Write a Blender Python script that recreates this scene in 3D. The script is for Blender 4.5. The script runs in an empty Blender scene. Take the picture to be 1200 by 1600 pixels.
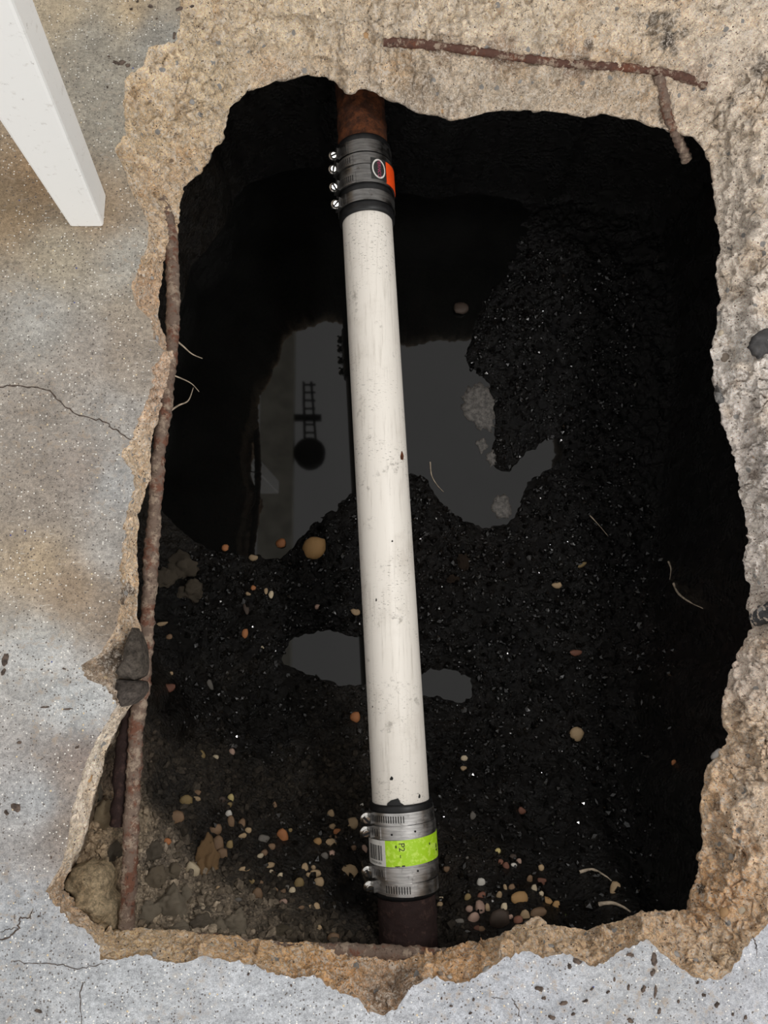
import bpy, math, random
import numpy as np
from mathutils import Vector

random.seed(7)
rng = np.random.default_rng(11)
SC = bpy.context.scene
COL = SC.collection

# ------------------------------------------------------------------ camera
F = 1200.0                      # focal length in pixels of a 1200 x 1600 frame
CAM_H = 1.04                    # camera height above the slab
NADIR = (-51.0, 211.0)          # straight-down direction, pixels from the centre
_n = math.sqrt(NADIR[0] ** 2 + NADIR[1] ** 2 + F * F)
Zc = -np.array([NADIR[0], -NADIR[1], -F]) / _n
Yc = np.array([0, 1.0, 0]) - Zc[1] * Zc
Yc /= np.linalg.norm(Yc)
Xc = np.cross(Yc, Zc)
RW = np.stack([Xc, Yc, Zc])     # world <- camera
cam_d = bpy.data.cameras.new('camera')
cam_d.sensor_fit = 'HORIZONTAL'
cam_d.sensor_width = 36.0
cam_d.lens = 36.0 * F / 1200.0
cam_d.clip_start = 0.02
cam = bpy.data.objects.new('camera', cam_d)
COL.objects.link(cam)
from mathutils import Matrix
cam.matrix_world = Matrix([[*RW[0], 0], [*RW[1], 0], [*RW[2], CAM_H], [0, 0, 0, 1]])
SC.camera = cam

# ------------------------------------------------------------------ light
w = bpy.data.worlds.new('overcast')
SC.world = w
w.use_nodes = True
bg = w.node_tree.nodes['Background']
bg.inputs[0].default_value = (1.0, 0.985, 0.965, 1)
bg.inputs[1].default_value = 0.71
lamp_d = bpy.data.lights.new('glint_lamp', 'AREA')  # unseen lamp added overhead to make glints on the wet mud
lamp_d.shape = 'RECTANGLE'
lamp_d.size, lamp_d.size_y = 0.30, 0.30
lamp_d.energy = 24.0
lamp_d.color = (1.0, 0.98, 0.95)
lamp = bpy.data.objects.new('glint_lamp', lamp_d)
COL.objects.link(lamp)
lamp.location = (1.05, 0.35, 2.4)
lamp.rotation_euler = (Vector((0, 0.2, -0.2)) - Vector(lamp.location)).to_track_quat('-Z', 'Y').to_euler()
fill_d = bpy.data.lights.new('front_fill', 'AREA')      # unseen area light added behind the camera to brighten the leg
fill_d.shape = 'RECTANGLE'
fill_d.size, fill_d.size_y = 2.4, 2.0
fill_d.energy = 66.0
fill_d.color = (1.0, 0.985, 0.965)
fill = bpy.data.objects.new('front_fill', fill_d)
COL.objects.link(fill)
fill.location = (0.3, -3.1, 1.35)
fill.rotation_euler = (Vector((-0.2, 0.4, 0.3)) - Vector(fill.location)).to_track_quat('-Z', 'Y').to_euler()
SC.view_settings.view_transform = 'Standard'
SC.view_settings.look = 'None'
SC.view_settings.exposure = 0.0
SC.view_settings.gamma = 1.0
SC.view_settings.use_curve_mapping = False

# ------------------------------------------------------------------ helpers
def unproj(px, py, z):
    px = np.asarray(px, float); py = np.asarray(py, float); z = np.asarray(z, float)
    d = np.stack([(px - 600) / F, -(py - 800) / F, -np.ones_like(px)], -1) @ RW.T
    t = (z - CAM_H) / d[..., 2]
    p = d * t[..., None]
    p[..., 2] += CAM_H
    return p

def proj(P):
    P = np.asarray(P, float)
    q = (P - np.array([0, 0, CAM_H])) @ RW
    return np.stack([600 + F * q[..., 0] / -q[..., 2], 800 - F * q[..., 1] / -q[..., 2]], -1)

def lin(c):
    c = np.asarray(c, float) / 255.0
    return np.where(c <= 0.04045, c / 12.92, ((c + 0.055) / 1.055) ** 2.4)

def L4(r, g, b):
    v = lin((r, g, b))
    return (float(v[0]), float(v[1]), float(v[2]), 1.0)

def hash3(i, j, k, seed=0):
    h = (i.astype(np.int64) * 374761393 + j.astype(np.int64) * 668265263 + k.astype(np.int64) * 2147483647 + seed * 1274126177) & 0xffffffff
    h = ((h ^ (h >> 13)) * 1274126177) & 0xffffffff
    h = ((h ^ (h >> 16)) * 2246822519) & 0xffffffff
    return ((h ^ (h >> 15)) & 0xffffff) / float(0x1000000)

def vnoise(P, f, seed=0):
    """smooth value noise in -1..1"""
    Q = P * f
    I = np.floor(Q).astype(np.int64)
    T = Q - I
    T = T * T * T * (T * (T * 6 - 15) + 10)
    o = 0
    for a in (0, 1):
        for b in (0, 1):
            for c in (0, 1):
                wgt = (T[..., 0] if a else 1 - T[..., 0]) * (T[..., 1] if b else 1 - T[..., 1]) * (T[..., 2] if c else 1 - T[..., 2])
                o = o + wgt * hash3(I[..., 0] + a, I[..., 1] + b, I[..., 2] + c, seed)
    return o * 2 - 1

def fbm(P, f, octs=3, seed=0):
    o, a = 0, 1.0
    for k in range(octs):
        o = o + a * vnoise(P + 17.3 * k, f * 2 ** k, seed + k)
        a *= 0.5
    return o

def worley(P, f, seed=0):
    """F1 distance (in cell units), cell random value"""
    Q = P * f
    I = np.floor(Q).astype(np.int64)
    best = np.full(Q.shape[:-1], 9.0); val = np.zeros(Q.shape[:-1]); sec = best.copy()
    for a in (-1, 0, 1):
        for b in (-1, 0, 1):
            for c in (-1, 0, 1):
                i, j, k = I[..., 0] + a, I[..., 1] + b, I[..., 2] + c
                dx = i + hash3(i, j, k, seed) - Q[..., 0]
                dy = j + hash3(i, j, k, seed + 1) - Q[..., 1]
                dz = k + hash3(i, j, k, seed + 2) - Q[..., 2]
                d = np.sqrt(dx * dx + dy * dy + dz * dz)
                m = d < best
                sec = np.where(m, best, np.minimum(sec, d))
                val = np.where(m, hash3(i, j, k, seed + 3), val)
                best = np.where(m, d, best)
    return best, sec, val

def smooth(x, a, b):
    t = np.clip((x - a) / (b - a), 0, 1)
    return t * t * (3 - 2 * t)

def mesh_np(name, V, Fq, col=None, smooth_shade=True):
    me = bpy.data.meshes.new(name)
    V = np.asarray(V, np.float32).reshape(-1, 3)
    Fq = np.asarray(Fq, np.int32)
    k = Fq.shape[1]
    me.vertices.add(len(V)); me.vertices.foreach_set('co', V.ravel())
    me.loops.add(Fq.size); me.loops.foreach_set('vertex_index', Fq.ravel())
    me.polygons.add(len(Fq)); me.polygons.foreach_set('loop_start', np.arange(0, Fq.size, k, dtype=np.int32))
    me.update(calc_edges=True); me.validate()
    if col is not None:
        at = me.color_attributes.new('Col', 'FLOAT_COLOR', 'POINT')
        c = np.concatenate([np.asarray(col, np.float32).reshape(-1, 3), np.ones((len(V), 1), np.float32)], 1)
        at.data.foreach_set('color', c.ravel())
    me.polygons.foreach_set('use_smooth', np.full(len(me.polygons), smooth_shade))
    return me

def grid_faces(n, m, wrap=False):
    """n columns (optionally wrapped), m rows, vertices indexed row * n + column"""
    cols = np.arange(n if wrap else n - 1)
    r = np.arange(m - 1)
    R, C = np.meshgrid(r, cols, indexing='ij')
    C2 = (C + 1) % n
    return np.stack([R * n + C, R * n + C2, (R + 1) * n + C2, (R + 1) * n + C], -1).reshape(-1, 4)

def add(name, me, mat, parent=None, label=None, cat=None, group=None, kind=None):
    o = bpy.data.objects.new(name, me)
    COL.objects.link(o)
    if me is not None and mat is not None and not me.materials:
        me.materials.append(mat)
    if parent is not None:
        o.parent = parent
    if label: o['label'] = label
    if cat: o['category'] = cat
    if group: o['group'] = group
    if kind: o['kind'] = kind
    return o

class MB:
    """collects quads and triangles"""
    def __init__(s): s.v, s.f = [], []
    def grid(s, P, wrap=False):
        P = np.asarray(P, float); m, n = P.shape[:2]
        b = len(s.v)
        s.v += P.reshape(-1, 3).tolist()
        s.f += (grid_faces(n, m, wrap) + b).tolist()
    def fan(s, ring, c):
        b = len(s.v)
        s.v += np.asarray(ring).tolist() + [list(c)]
        n = len(ring)
        s.f += [[b + i, b + (i + 1) % n, b + n] for i in range(n)]
    def build(s, name, smooth_shade=True):
        me = bpy.data.meshes.new(name)
        me.from_pydata(s.v, [], s.f)
        me.update()
        for p in me.polygons: p.use_smooth = smooth_shade
        return me

# ------------------------------------------------------------------ materials
def mat(name, rough=0.7, metal=0.0, color=None, use_col=False, obj_col=False, spec=0.5, build=None, ior=None):
    m = bpy.data.materials.new(name); m.use_nodes = True
    nt = m.node_tree; b = nt.nodes['Principled BSDF']
    b.inputs['Roughness'].default_value = rough
    b.inputs['Metallic'].default_value = metal
    b.inputs['Specular IOR Level'].default_value = spec
    if ior: b.inputs['IOR'].default_value = ior
    src = None
    if color: b.inputs['Base Color'].default_value = color
    if use_col:
        a = nt.nodes.new('ShaderNodeAttribute'); a.attribute_name = 'Col'; src = a.outputs['Color']
    elif obj_col:
        a = nt.nodes.new('ShaderNodeObjectInfo'); src = a.outputs['Color']
    elif color:
        a = nt.nodes.new('ShaderNodeRGB'); a.outputs[0].default_value = color; src = a.outputs[0]
    g = Nodes(nt, b)
    if build:
        src = build(g, src)
    nt.links.new(src, b.inputs['Base Color'])
    return m

class Nodes:
    def __init__(s, nt, b):
        s.nt, s.b = nt, b
        tc = nt.nodes.new('ShaderNodeTexCoord'); s.obj = tc.outputs['Object']
        s.last_bump = None
    def noise(s, scale, detail=3, rough=0.55, vec=None, dist=0.0):
        n = s.nt.nodes.new('ShaderNodeTexNoise'); n.inputs['Scale'].default_value = scale
        n.inputs['Detail'].default_value = detail; n.inputs['Roughness'].default_value = rough
        n.inputs['Distortion'].default_value = dist
        s.nt.links.new(vec or s.obj, n.inputs['Vector']); return n.outputs['Fac']
    def voro(s, scale, out='Distance', vec=None, feature='F1', rnd=1.0):
        n = s.nt.nodes.new('ShaderNodeTexVoronoi'); n.inputs['Scale'].default_value = scale
        n.feature = feature; n.inputs['Randomness'].default_value = rnd
        s.nt.links.new(vec or s.obj, n.inputs['Vector']); return n.outputs[out]
    def stretch(s, sx, sy, sz, rot=(0, 0, 0)):
        n = s.nt.nodes.new('ShaderNodeMapping'); n.inputs['Scale'].default_value = (sx, sy, sz)
        n.inputs['Rotation'].default_value = rot
        s.nt.links.new(s.obj, n.inputs['Vector']); return n.outputs[0]
    def ramp(s, fac, pts):
        n = s.nt.nodes.new('ShaderNodeMapRange')
        n.interpolation_type = 'SMOOTHSTEP'
        (a, va), (b, vb) = pts
        n.inputs['From Min'].default_value = a; n.inputs['From Max'].default_value = b
        n.inputs['To Min'].default_value = va; n.inputs['To Max'].default_value = vb
        s.nt.links.new(fac, n.inputs['Value']); return n.outputs[0]
    def math(s, op, a, b=None):
        n = s.nt.nodes.new('ShaderNodeMath'); n.operation = op
        for i, x in enumerate((a, b)):
            if x is None: continue
            if isinstance(x, (int, float)): n.inputs[i].default_value = x
            else: s.nt.links.new(x, n.inputs[i])
        return n.outputs[0]
    def mix(s, fac, a, b, mode='MIX'):
        n = s.nt.nodes.new('ShaderNodeMix'); n.data_type = 'RGBA'; n.blend_type = mode
        n.clamp_factor = True
        for key, x in (('Factor', fac), ('A', a), ('B', b)):
            sock = [i for i in n.inputs if i.name == key and (i.type == 'RGBA' if key != 'Factor' else i.type == 'VALUE')][0]
            if isinstance(x, (int, float)): sock.default_value = x
            elif isinstance(x, tuple): sock.default_value = x
            else: s.nt.links.new(x, sock)
        return [o for o in n.outputs if o.type == 'RGBA'][0]
    def sep(s, colour_out):
        n = s.nt.nodes.new('ShaderNodeSeparateColor'); s.nt.links.new(colour_out, n.inputs[0]); return n.outputs
    def gray(s, fac, lo, hi, a=0.0, b=1.0):
        r = s.ramp(fac, [(a, lo), (b, hi)])
        n = s.nt.nodes.new('ShaderNodeCombineColor')
        for i in range(3): s.nt.links.new(r, n.inputs[i])
        return n.outputs[0]
    def bump(s, h, strength=0.5, dist=0.002):
        n = s.nt.nodes.new('ShaderNodeBump'); n.inputs['Strength'].default_value = strength
        n.inputs['Distance'].default_value = dist
        s.nt.links.new(h, n.inputs['Height'])
        if s.last_bump: s.nt.links.new(s.last_bump, n.inputs['Normal'])
        s.last_bump = n.outputs[0]
        s.nt.links.new(s.last_bump, s.b.inputs['Normal'])
    def rough(s, out): s.nt.links.new(out, s.b.inputs['Roughness'])

def b_floor(g, c):
    c = g.mix(1.0, c, g.gray(g.noise(30, 6, 0.7), 0.80, 1.18, 0.3, 0.7), 'MULTIPLY')
    c = g.mix(1.0, c, g.gray(g.noise(170, 6, 0.75), 0.62, 1.34, 0.28, 0.72), 'MULTIPLY')
    c = g.mix(1.0, c, g.gray(g.noise(620, 3, 0.7), 0.74, 1.24, 0.28, 0.72), 'MULTIPLY')
    dens = g.ramp(g.noise(6.0, 3), [(0.40, 0.0), (0.60, 1.0)])
    wear = g.ramp(g.noise(85, 6, 0.78), [(0.52, 0.0), (0.62, 0.7)])
    c = g.mix(g.math('MULTIPLY', wear, dens), c, L4(150, 134, 116))
    scr = g.ramp(g.noise(1.0, 5, 0.7, vec=g.stretch(60, 300, 60, (0, 0, 0.5))), [(0.60, 0.0), (0.68, 0.5)])
    c = g.mix(scr, c, L4(214, 212, 208))
    for sc, thr, colr, dthr in ((260, 0.26, L4(84, 74, 68), 0.74), (190, 0.24, L4(92, 84, 78), 0.84), (240, 0.24, L4(238, 234, 226), 0.82), (110, 0.16, L4(70, 68, 72), 0.82), (110, 0.14, L4(226, 206, 170), 0.88), (46, 0.06, L4(52, 66, 132), 0.84)):
        d = g.voro(sc); rc = g.sep(g.voro(sc, 'Color'))[0]
        m = g.math('MULTIPLY', g.math('LESS_THAN', d, thr), g.math('GREATER_THAN', rc, dthr))
        c = g.mix(g.math('MULTIPLY', m, 0.85), c, colr)
    g.bump(g.noise(260, 6, 0.72), 0.6, 0.0016)
    g.bump(g.noise(40, 4, 0.6), 0.3, 0.004)
    return c
M_FLOOR = mat('painted_concrete', 0.62, use_col=True, build=b_floor, spec=0.35)

def b_break(g, c):
    c = g.mix(1.0, c, g.gray(g.noise(55, 6, 0.72, dist=0.8), 0.74, 1.22, 0.28, 0.72), 'MULTIPLY')
    c = g.mix(1.0, c, g.gray(g.noise(190, 6, 0.8, dist=1.6), 0.50, 1.48, 0.30, 0.64), 'MULTIPLY')
    c = g.mix(1.0, c, g.gray(g.noise(520, 4, 0.75, dist=1.2), 0.64, 1.30, 0.30, 0.70), 'MULTIPLY')
    wh = g.ramp(g.noise(110, 6, 0.8, dist=2.0), [(0.50, 0.0), (0.57, 0.85)])
    c = g.mix(wh, c, L4(250, 238, 224))
    dk = g.ramp(g.noise(95, 6, 0.8, dist=1.5), [(0.37, 0.85), (0.46, 0.0)])
    c = g.mix(dk, c, L4(124, 102, 84))
    d = g.voro(230); rc = g.sep(g.voro(230, 'Color'))
    c = g.mix(g.math('MULTIPLY', g.math('LESS_THAN', d, 0.26), g.math('LESS_THAN', rc[1], 0.10)), c, L4(92, 74, 62))
    d2 = g.voro(80); r2 = g.sep(g.voro(80, 'Color'))
    c = g.mix(g.math('MULTIPLY', g.math('LESS_THAN', d2, 0.36), g.math('GREATER_THAN', r2[1], 0.95)), c, L4(170, 166, 162))
    g.bump(g.noise(120, 7, 0.75, dist=1.2), 0.85, 0.005)
    g.bump(g.noise(380, 5, 0.75, dist=1.5), 0.9, 0.0025)
    return c
M_BREAK = mat('broken_concrete', 0.78, use_col=True, build=b_break, spec=0.3)

def b_mud(g, c):
    c = g.mix(1.0, c, g.gray(g.noise(45, 5, 0.7), 0.40, 1.7, 0.25, 0.75), 'MULTIPLY')
    c = g.mix(1.0, c, g.gray(g.noise(240, 5, 0.75), 0.4, 1.7, 0.3, 0.7), 'MULTIPLY')
    g.bump(g.noise(80, 6, 0.75, dist=0.6), 1.0, 0.010)
    g.bump(g.voro(150), 0.9, 0.005)
    g.bump(g.noise(330, 4, 0.7), 0.8, 0.0025)
    a = g.nt.nodes.new('ShaderNodeAttribute'); a.attribute_name = 'Col'
    dry = g.ramp(g.sep(a.outputs['Color'])[0], [(0.010, 0.0), (0.035, 0.6)])
    g.rough(g.math('ADD', g.ramp(g.noise(30, 3), [(0.44, 0.07), (0.62, 0.45)]), dry))
    return c
M_MUD = mat('wet_black_mud', 0.5, use_col=True, build=b_mud, spec=0.4)

M_BREAK2 = mat('dry_soil', 0.9, use_col=True, spec=0.2, build=lambda g, c: (g.bump(g.noise(200, 5, 0.7), 0.8, 0.003), g.mix(1.0, c, g.gray(g.noise(150, 5, 0.7), 0.55, 1.4, 0.3, 0.7), 'MULTIPLY'))[1])

M_WET = mat('wet_mud_crumb', 0.09, use_col=True, spec=0.5, build=lambda g, c: (g.rough(g.ramp(g.noise(90, 3), [(0.40, 0.06), (0.62, 0.36)])), g.mix(1.0, c, g.gray(g.noise(300, 3), 0.6, 1.4, 0.3, 0.7), 'MULTIPLY'))[1])

def b_water(g, c):
    n = g.noise(6, 3)
    g.bump(n, 0.02, 0.002)
    return g.mix(1.0, c, g.gray(g.noise(9, 4, 0.6), 0.75, 1.25, 0.3, 0.7), 'MULTIPLY')
M_WATER = mat('murky_water', 0.03, color=(0.0045, 0.0045, 0.0042, 1), spec=0.5, build=b_water, ior=1.5)

def b_pvc(g, c):
    st = g.noise(1.0, 5, 0.7, vec=g.stretch(170, 9, 170))
    c = g.mix(g.ramp(st, [(0.50, 0.0), (0.74, 0.38)]), c, L4(150, 140, 126))
    sm = g.noise(30, 6, 0.75)
    c = g.mix(g.ramp(sm, [(0.58, 0.0), (0.70, 0.6)]), c, L4(122, 115, 106))
    sm2 = g.noise(8, 6, 0.7)
    c = g.mix(g.ramp(sm2, [(0.50, 0.0), (0.70, 0.30)]), c, L4(172, 162, 148))
    fine = g.noise(1.0, 4, 0.7, vec=g.stretch(160, 420, 160))
    c = g.mix(g.math('MULTIPLY', g.ramp(fine, [(0.58, 0.0), (0.66, 0.75)]), g.ramp(g.noise(9, 2), [(0.46, 0.0), (0.6, 1.0)])), c, L4(104, 98, 90))
    sp = g.voro(60); rc = g.sep(g.voro(60, 'Color'))[0]
    c = g.mix(g.math('MULTIPLY', g.math('LESS_THAN', sp, 0.09), g.math('GREATER_THAN', rc, 0.86)), c, L4(62, 52, 44))
    return c
M_PVC = mat('white_pvc', 0.42, color=L4(226, 220, 211), build=b_pvc, spec=0.4)

def b_rust(g, c):
    c = g.mix(g.ramp(g.noise(45, 6, 0.7), [(0.40, 0), (0.62, 1)]), c, L4(96, 54, 30))
    c = g.mix(g.ramp(g.noise(160, 5, 0.7), [(0.52, 0), (0.70, 0.9)]), c, L4(38, 26, 20))
    g.bump(g.noise(120, 6, 0.7), 0.7, 0.003)
    return c
M_RUST = mat('rusted_iron', 0.85, color=L4(56, 32, 20), build=b_rust, spec=0.25)
M_RUSTD = mat('dark_rusted_iron', 0.85, color=L4(44, 31, 29), build=lambda g, c: (g.bump(g.noise(140, 6, 0.7), 0.6, 0.003), g.mix(g.ramp(g.noise(70, 6, 0.75), [(0.5, 0), (0.72, 1)]), c, L4(78, 58, 52)))[1], spec=0.25)

def b_rebar(g, c):
    c = g.mix(g.ramp(g.noise(34, 5, 0.7), [(0.50, 0), (0.60, 0.8)]), c, L4(118, 74, 56))
    c = g.mix(g.ramp(g.noise(60, 6, 0.75), [(0.50, 0), (0.60, 0.9)]), c, L4(168, 150, 132))
    c = g.mix(g.ramp(g.noise(180, 6, 0.75), [(0.54, 0), (0.66, 0.9)]), c, L4(64, 50, 44))
    g.bump(g.noise(150, 6, 0.75), 1.0, 0.004)
    return c
M_REBAR = mat('rusty_rebar', 0.85, color=L4(124, 106, 94), build=b_rebar, spec=0.25)

M_REBAR2 = mat('red_rusty_rebar', 0.85, color=L4(98, 70, 60), build=b_rebar, spec=0.25)
M_RUBBER = mat('black_rubber', 0.45, color=L4(20, 20, 21), spec=0.4, build=lambda g, c: g.mix(1.0, c, g.gray(g.noise(90, 4), 0.7, 1.4, 0.3, 0.7), 'MULTIPLY'))
def b_steel(g, c):
    c = g.mix(1.0, c, g.gray(g.noise(1.0, 4, 0.6, vec=g.stretch(40, 300, 40)), 0.72, 1.15, 0.3, 0.7), 'MULTIPLY')
    c = g.mix(g.ramp(g.noise(70, 5, 0.7), [(0.56, 0), (0.72, 0.6)]), c, L4(70, 60, 54))
    g.rough(g.ramp(g.noise(60, 4), [(0.3, 0.28), (0.7, 0.5)]))
    return c
M_STEEL = mat('stainless_steel', 0.35, metal=1.0, color=L4(190, 188, 186), build=b_steel)
M_STEELD = mat('dull_steel', 0.42, metal=1.0, color=L4(128, 126, 124), build=b_steel)
M_SCREW = mat('bright_zinc_screw', 0.25, metal=1.0, color=L4(225, 223, 218), build=lambda g, c: g.mix(1.0, c, g.gray(g.noise(200, 3), 0.7, 1.1, 0.3, 0.7), 'MULTIPLY'))
M_DARK = mat('dark_gap', 0.8, color=L4(16, 14, 13), build=lambda g, c: g.mix(1.0, c, g.gray(g.noise(200, 3), 0.7, 1.2), 'MULTIPLY'))
def b_print(g, c):
    c = g.mix(g.ramp(g.noise(130, 5, 0.7), [(0.48, 0), (0.60, 0.7)]), c, L4(210, 240, 104))
    return g.mix(g.ramp(g.noise(90, 6, 0.8), [(0.58, 0), (0.72, 0.55)]), c, L4(110, 140, 24))
M_LIME = mat('lime_label', 0.5, color=L4(168, 214, 30), build=b_print)
M_WHITEP = mat('white_label', 0.5, color=L4(205, 203, 198), build=lambda g, c: g.mix(g.ramp(g.noise(150, 5, 0.7), [(0.5, 0), (0.7, 0.5)]), c, L4(150, 145, 138)))
M_INK = mat('black_ink', 0.6, color=L4(30, 30, 28), build=lambda g, c: g.mix(1.0, c, g.gray(g.noise(300, 3), 0.6, 1.6, 0.3, 0.7), 'MULTIPLY'))
M_ORANGE = mat('orange_label', 0.5, color=L4(236, 76, 14), build=lambda g, c: g.mix(g.ramp(g.noise(160, 4, 0.7), [(0.5, 0), (0.7, 0.5)]), c, L4(190, 40, 8)))
M_PINK = mat('magenta_ink', 0.6, color=L4(168, 62, 100), build=lambda g, c: g.mix(1.0, c, g.gray(g.noise(300, 3), 0.7, 1.3, 0.3, 0.7), 'MULTIPLY'))

def b_stone(g, c):
    c = g.mix(1.0, c, g.gray(g.noise(90, 5, 0.65), 0.62, 1.3, 0.28, 0.72), 'MULTIPLY')
    c = g.mix(g.ramp(g.noise(60, 5, 0.75), [(0.57, 0), (0.68, 0.75)]), c, L4(46, 38, 30))
    g.bump(g.noise(200, 5, 0.65), 0.4, 0.002)
    return c
M_STONE = mat('stone', 0.55, obj_col=True, build=b_stone, spec=0.4)
M_CLOD = mat('dry_clod', 0.9, obj_col=True, build=lambda g, c: (g.bump(g.noise(90, 7, 0.8), 1.0, 0.010), g.bump(g.voro(120), 0.5, 0.004), g.mix(1.0, c, g.gray(g.noise(120, 7, 0.8), 0.35, 1.6, 0.3, 0.68), 'MULTIPLY'))[2], spec=0.2)
def b_paint(g, c):
    c = g.mix(g.ramp(g.noise(60, 6, 0.75, dist=0.5), [(0.58, 0), (0.68, 0.5)]), c, L4(196, 192, 186))
    c = g.mix(g.ramp(g.noise(95, 4, 0.75), [(0.66, 0), (0.72, 0.7)]), c, L4(150, 143, 135))
    g.bump(g.noise(70, 4), 0.12, 0.002)
    return c
M_PAINT = mat('white_paint', 0.45, color=L4(240, 240, 238), build=b_paint)
M_SCUM = mat('scum_film', 0.55, color=L4(92, 88, 84), build=lambda g, c: (g.bump(g.noise(160, 5, 0.7), 0.5, 0.002), g.mix(1.0, c, g.gray(g.noise(110, 6, 0.75), 0.3, 1.4, 0.3, 0.68), 'MULTIPLY'))[1], spec=0.3)
M_ROOT = mat('pale_root', 0.7, color=L4(176, 160, 140), build=lambda g, c: g.mix(1.0, c, g.gray(g.noise(120, 4), 0.55, 1.2, 0.3, 0.7), 'MULTIPLY'))
M_BEAM = mat('painted_roof_steel', 0.6, color=L4(214, 212, 200), build=lambda g, c: g.mix(1.0, c, g.gray(g.noise(10, 4), 0.8, 1.2, 0.3, 0.7), 'MULTIPLY'))

# ------------------------------------------------------------------ slab outlines (pixels of the photograph)
C0 = [(288,-30),(280,0),(282,30),(275,64),(232,75),(222,105),(195,122),(193,170),(197,210),(178,232),(196,266),(199,285),(208,306),(222,328),(232,347),(230,382),(215,420),(205,450),(214,480),(237,500),(240,530),(256,547),(240,575),(238,605),(225,640),(215,662),(205,686),(190,712),(207,736),(210,762),(200,790),(195,820),(194,850),(188,880),(190,920),(184,960),(178,985),(158,1020),(126,1040),(136,1060),(160,1070),(176,1086),(182,1104),(160,1140),(141,1175),(126,1218),(110,1277),(107,1317),(94,1355),(72,1392),(80,1406),(110,1440),(140,1456),(154,1480),(156,1500),(180,1501),(230,1490),(250,1501),(280,1508),(310,1495),(345,1500),(380,1505),(430,1520),(455,1529),(490,1525),(520,1546),(565,1566),(575,1580),(600,1586),(620,1576),(645,1541),(670,1526),(720,1536),(750,1526),(780,1502),(805,1490),(825,1485),(850,1496),(880,1490),(930,1511),(960,1490),(1010,1467),(1030,1486),(1060,1510),(1090,1531),(1130,1530),(1156,1500),(1160,1481),(1185,1461),(1204,1440),(1230,1380),(1262,1300),(1275,1150),(1262,1000),(1275,860),(1262,700),(1278,540),(1262,400),(1275,250),(1262,100),(1290,-20),(1250,-110),(1100,-125),(900,-110),(700,-125),(500,-100),(380,-110),(305,-80)]
C2 = [(358,190),(360,168),(372,158),(386,141),(410,136),(436,124),(480,117),(515,122),(530,132),(546,146),(560,140),(575,139),(600,153),(625,160),(640,168),(662,178),(685,180),(705,186),(730,185),(758,176),(800,171),(850,173),(900,179),(915,184),(938,177),(965,182),(1000,189),(1030,198),(1060,207),(1085,215),(1098,232),(1112,256),(1115,300),(1119,350),(1126,388),(1117,425),(1125,470),(1121,500),(1110,560),(1114,606),(1128,660),(1146,720),(1160,790),(1168,830),(1159,880),(1166,930),(1173,980),(1163,1005),(1150,1032),(1135,1066),(1128,1100),(1132,1135),(1131,1160),(1110,1190),(1097,1222),(1092,1270),(1097,1300),(1091,1340),(1086,1380),(1078,1421),(1040,1424),(1000,1425),(970,1437),(930,1448),(900,1450),(862,1446),(840,1431),(825,1438),(800,1456),(760,1466),(720,1476),(690,1484),(640,1480),(560,1475),(500,1472),(440,1470),(400,1468),(340,1460),(280,1456),(240,1451),(200,1449),(165,1456),(146,1444),(118,1418),(96,1392),(94,1378),(108,1352),(124,1330),(134,1308),(142,1270),(150,1225),(166,1178),(188,1122),(212,1096),(226,1060),(224,1010),(216,960),(216,900),(214,850),(217,800),(226,765),(236,748),(236,700),(246,660),(252,630),(262,595),(266,560),(258,525),(250,490),(254,440),(264,390),(280,345),(288,292),(312,270),(332,242),(348,220)]
CEN = (620.0, 800.0)

NA, MR = 2600, 84
TH = np.linspace(0, 2 * np.pi, NA, endpoint=False)

def polar(C):
    P = np.array(C, float) - CEN
    a = np.unwrap(np.arctan2(P[:, 1], P[:, 0]))
    if a[-1] < a[0]: a, P = a[::-1], P[::-1]
    r = np.hypot(P[:, 0], P[:, 1])
    # dense along straight segments
    A, Rr = [], []
    n = len(P)
    for i in range(n):
        p, q = P[i], P[(i + 1) % n]
        for t in np.linspace(0, 1, 24, endpoint=False):
            v = p + (q - p) * t
            A.append(math.atan2(v[1], v[0])); Rr.append(math.hypot(*v))
    A = np.array(A); Rr = np.array(Rr)
    A = np.mod(A, 2 * np.pi); o = np.argsort(A)
    return np.interp(TH, A[o], Rr[o], period=2 * np.pi)
R0, R2 = polar(C0), polar(C2)

def ang_interp(pts):
    """values given at pixel places, spread over the angle"""
    a = np.array([math.atan2(p[1] - CEN[1], p[0] - CEN[0]) % (2 * np.pi) for p, _ in pts])
    v = np.array([x for _, x in pts]); o = np.argsort(a)
    return np.interp(TH, a[o], v[o], period=2 * np.pi)
ZLOW = ang_interp([((360, 170), -.115), ((600, 150), -.12), ((1000, 190), -.12), ((1115, 400), -.105), ((1160, 800), -.10), ((1100, 1250), -.105), ((1000, 1425), -.10), ((600, 1475), -.095), ((250, 1450), -.08), ((95, 1385), -.06), ((150, 1230), -.04), ((215, 1090), -.05), ((216, 900), -.055), ((250, 650), -.06), ((262, 430), -.075), ((290, 290), -.10)])
SHO = ang_interp([((200, 100), .55), ((600, 100), .95), ((1100, 100), .95), ((1160, 300), .75), ((1180, 800), .75), ((1160, 1150), .7), ((1130, 1400), .6), ((900, 1500), .25), ((600, 1500), .2), ((200, 1480), .2), ((100, 1300), .1), ((200, 800), .25), ((230, 450), .3), ((230, 300), .5)])

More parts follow.
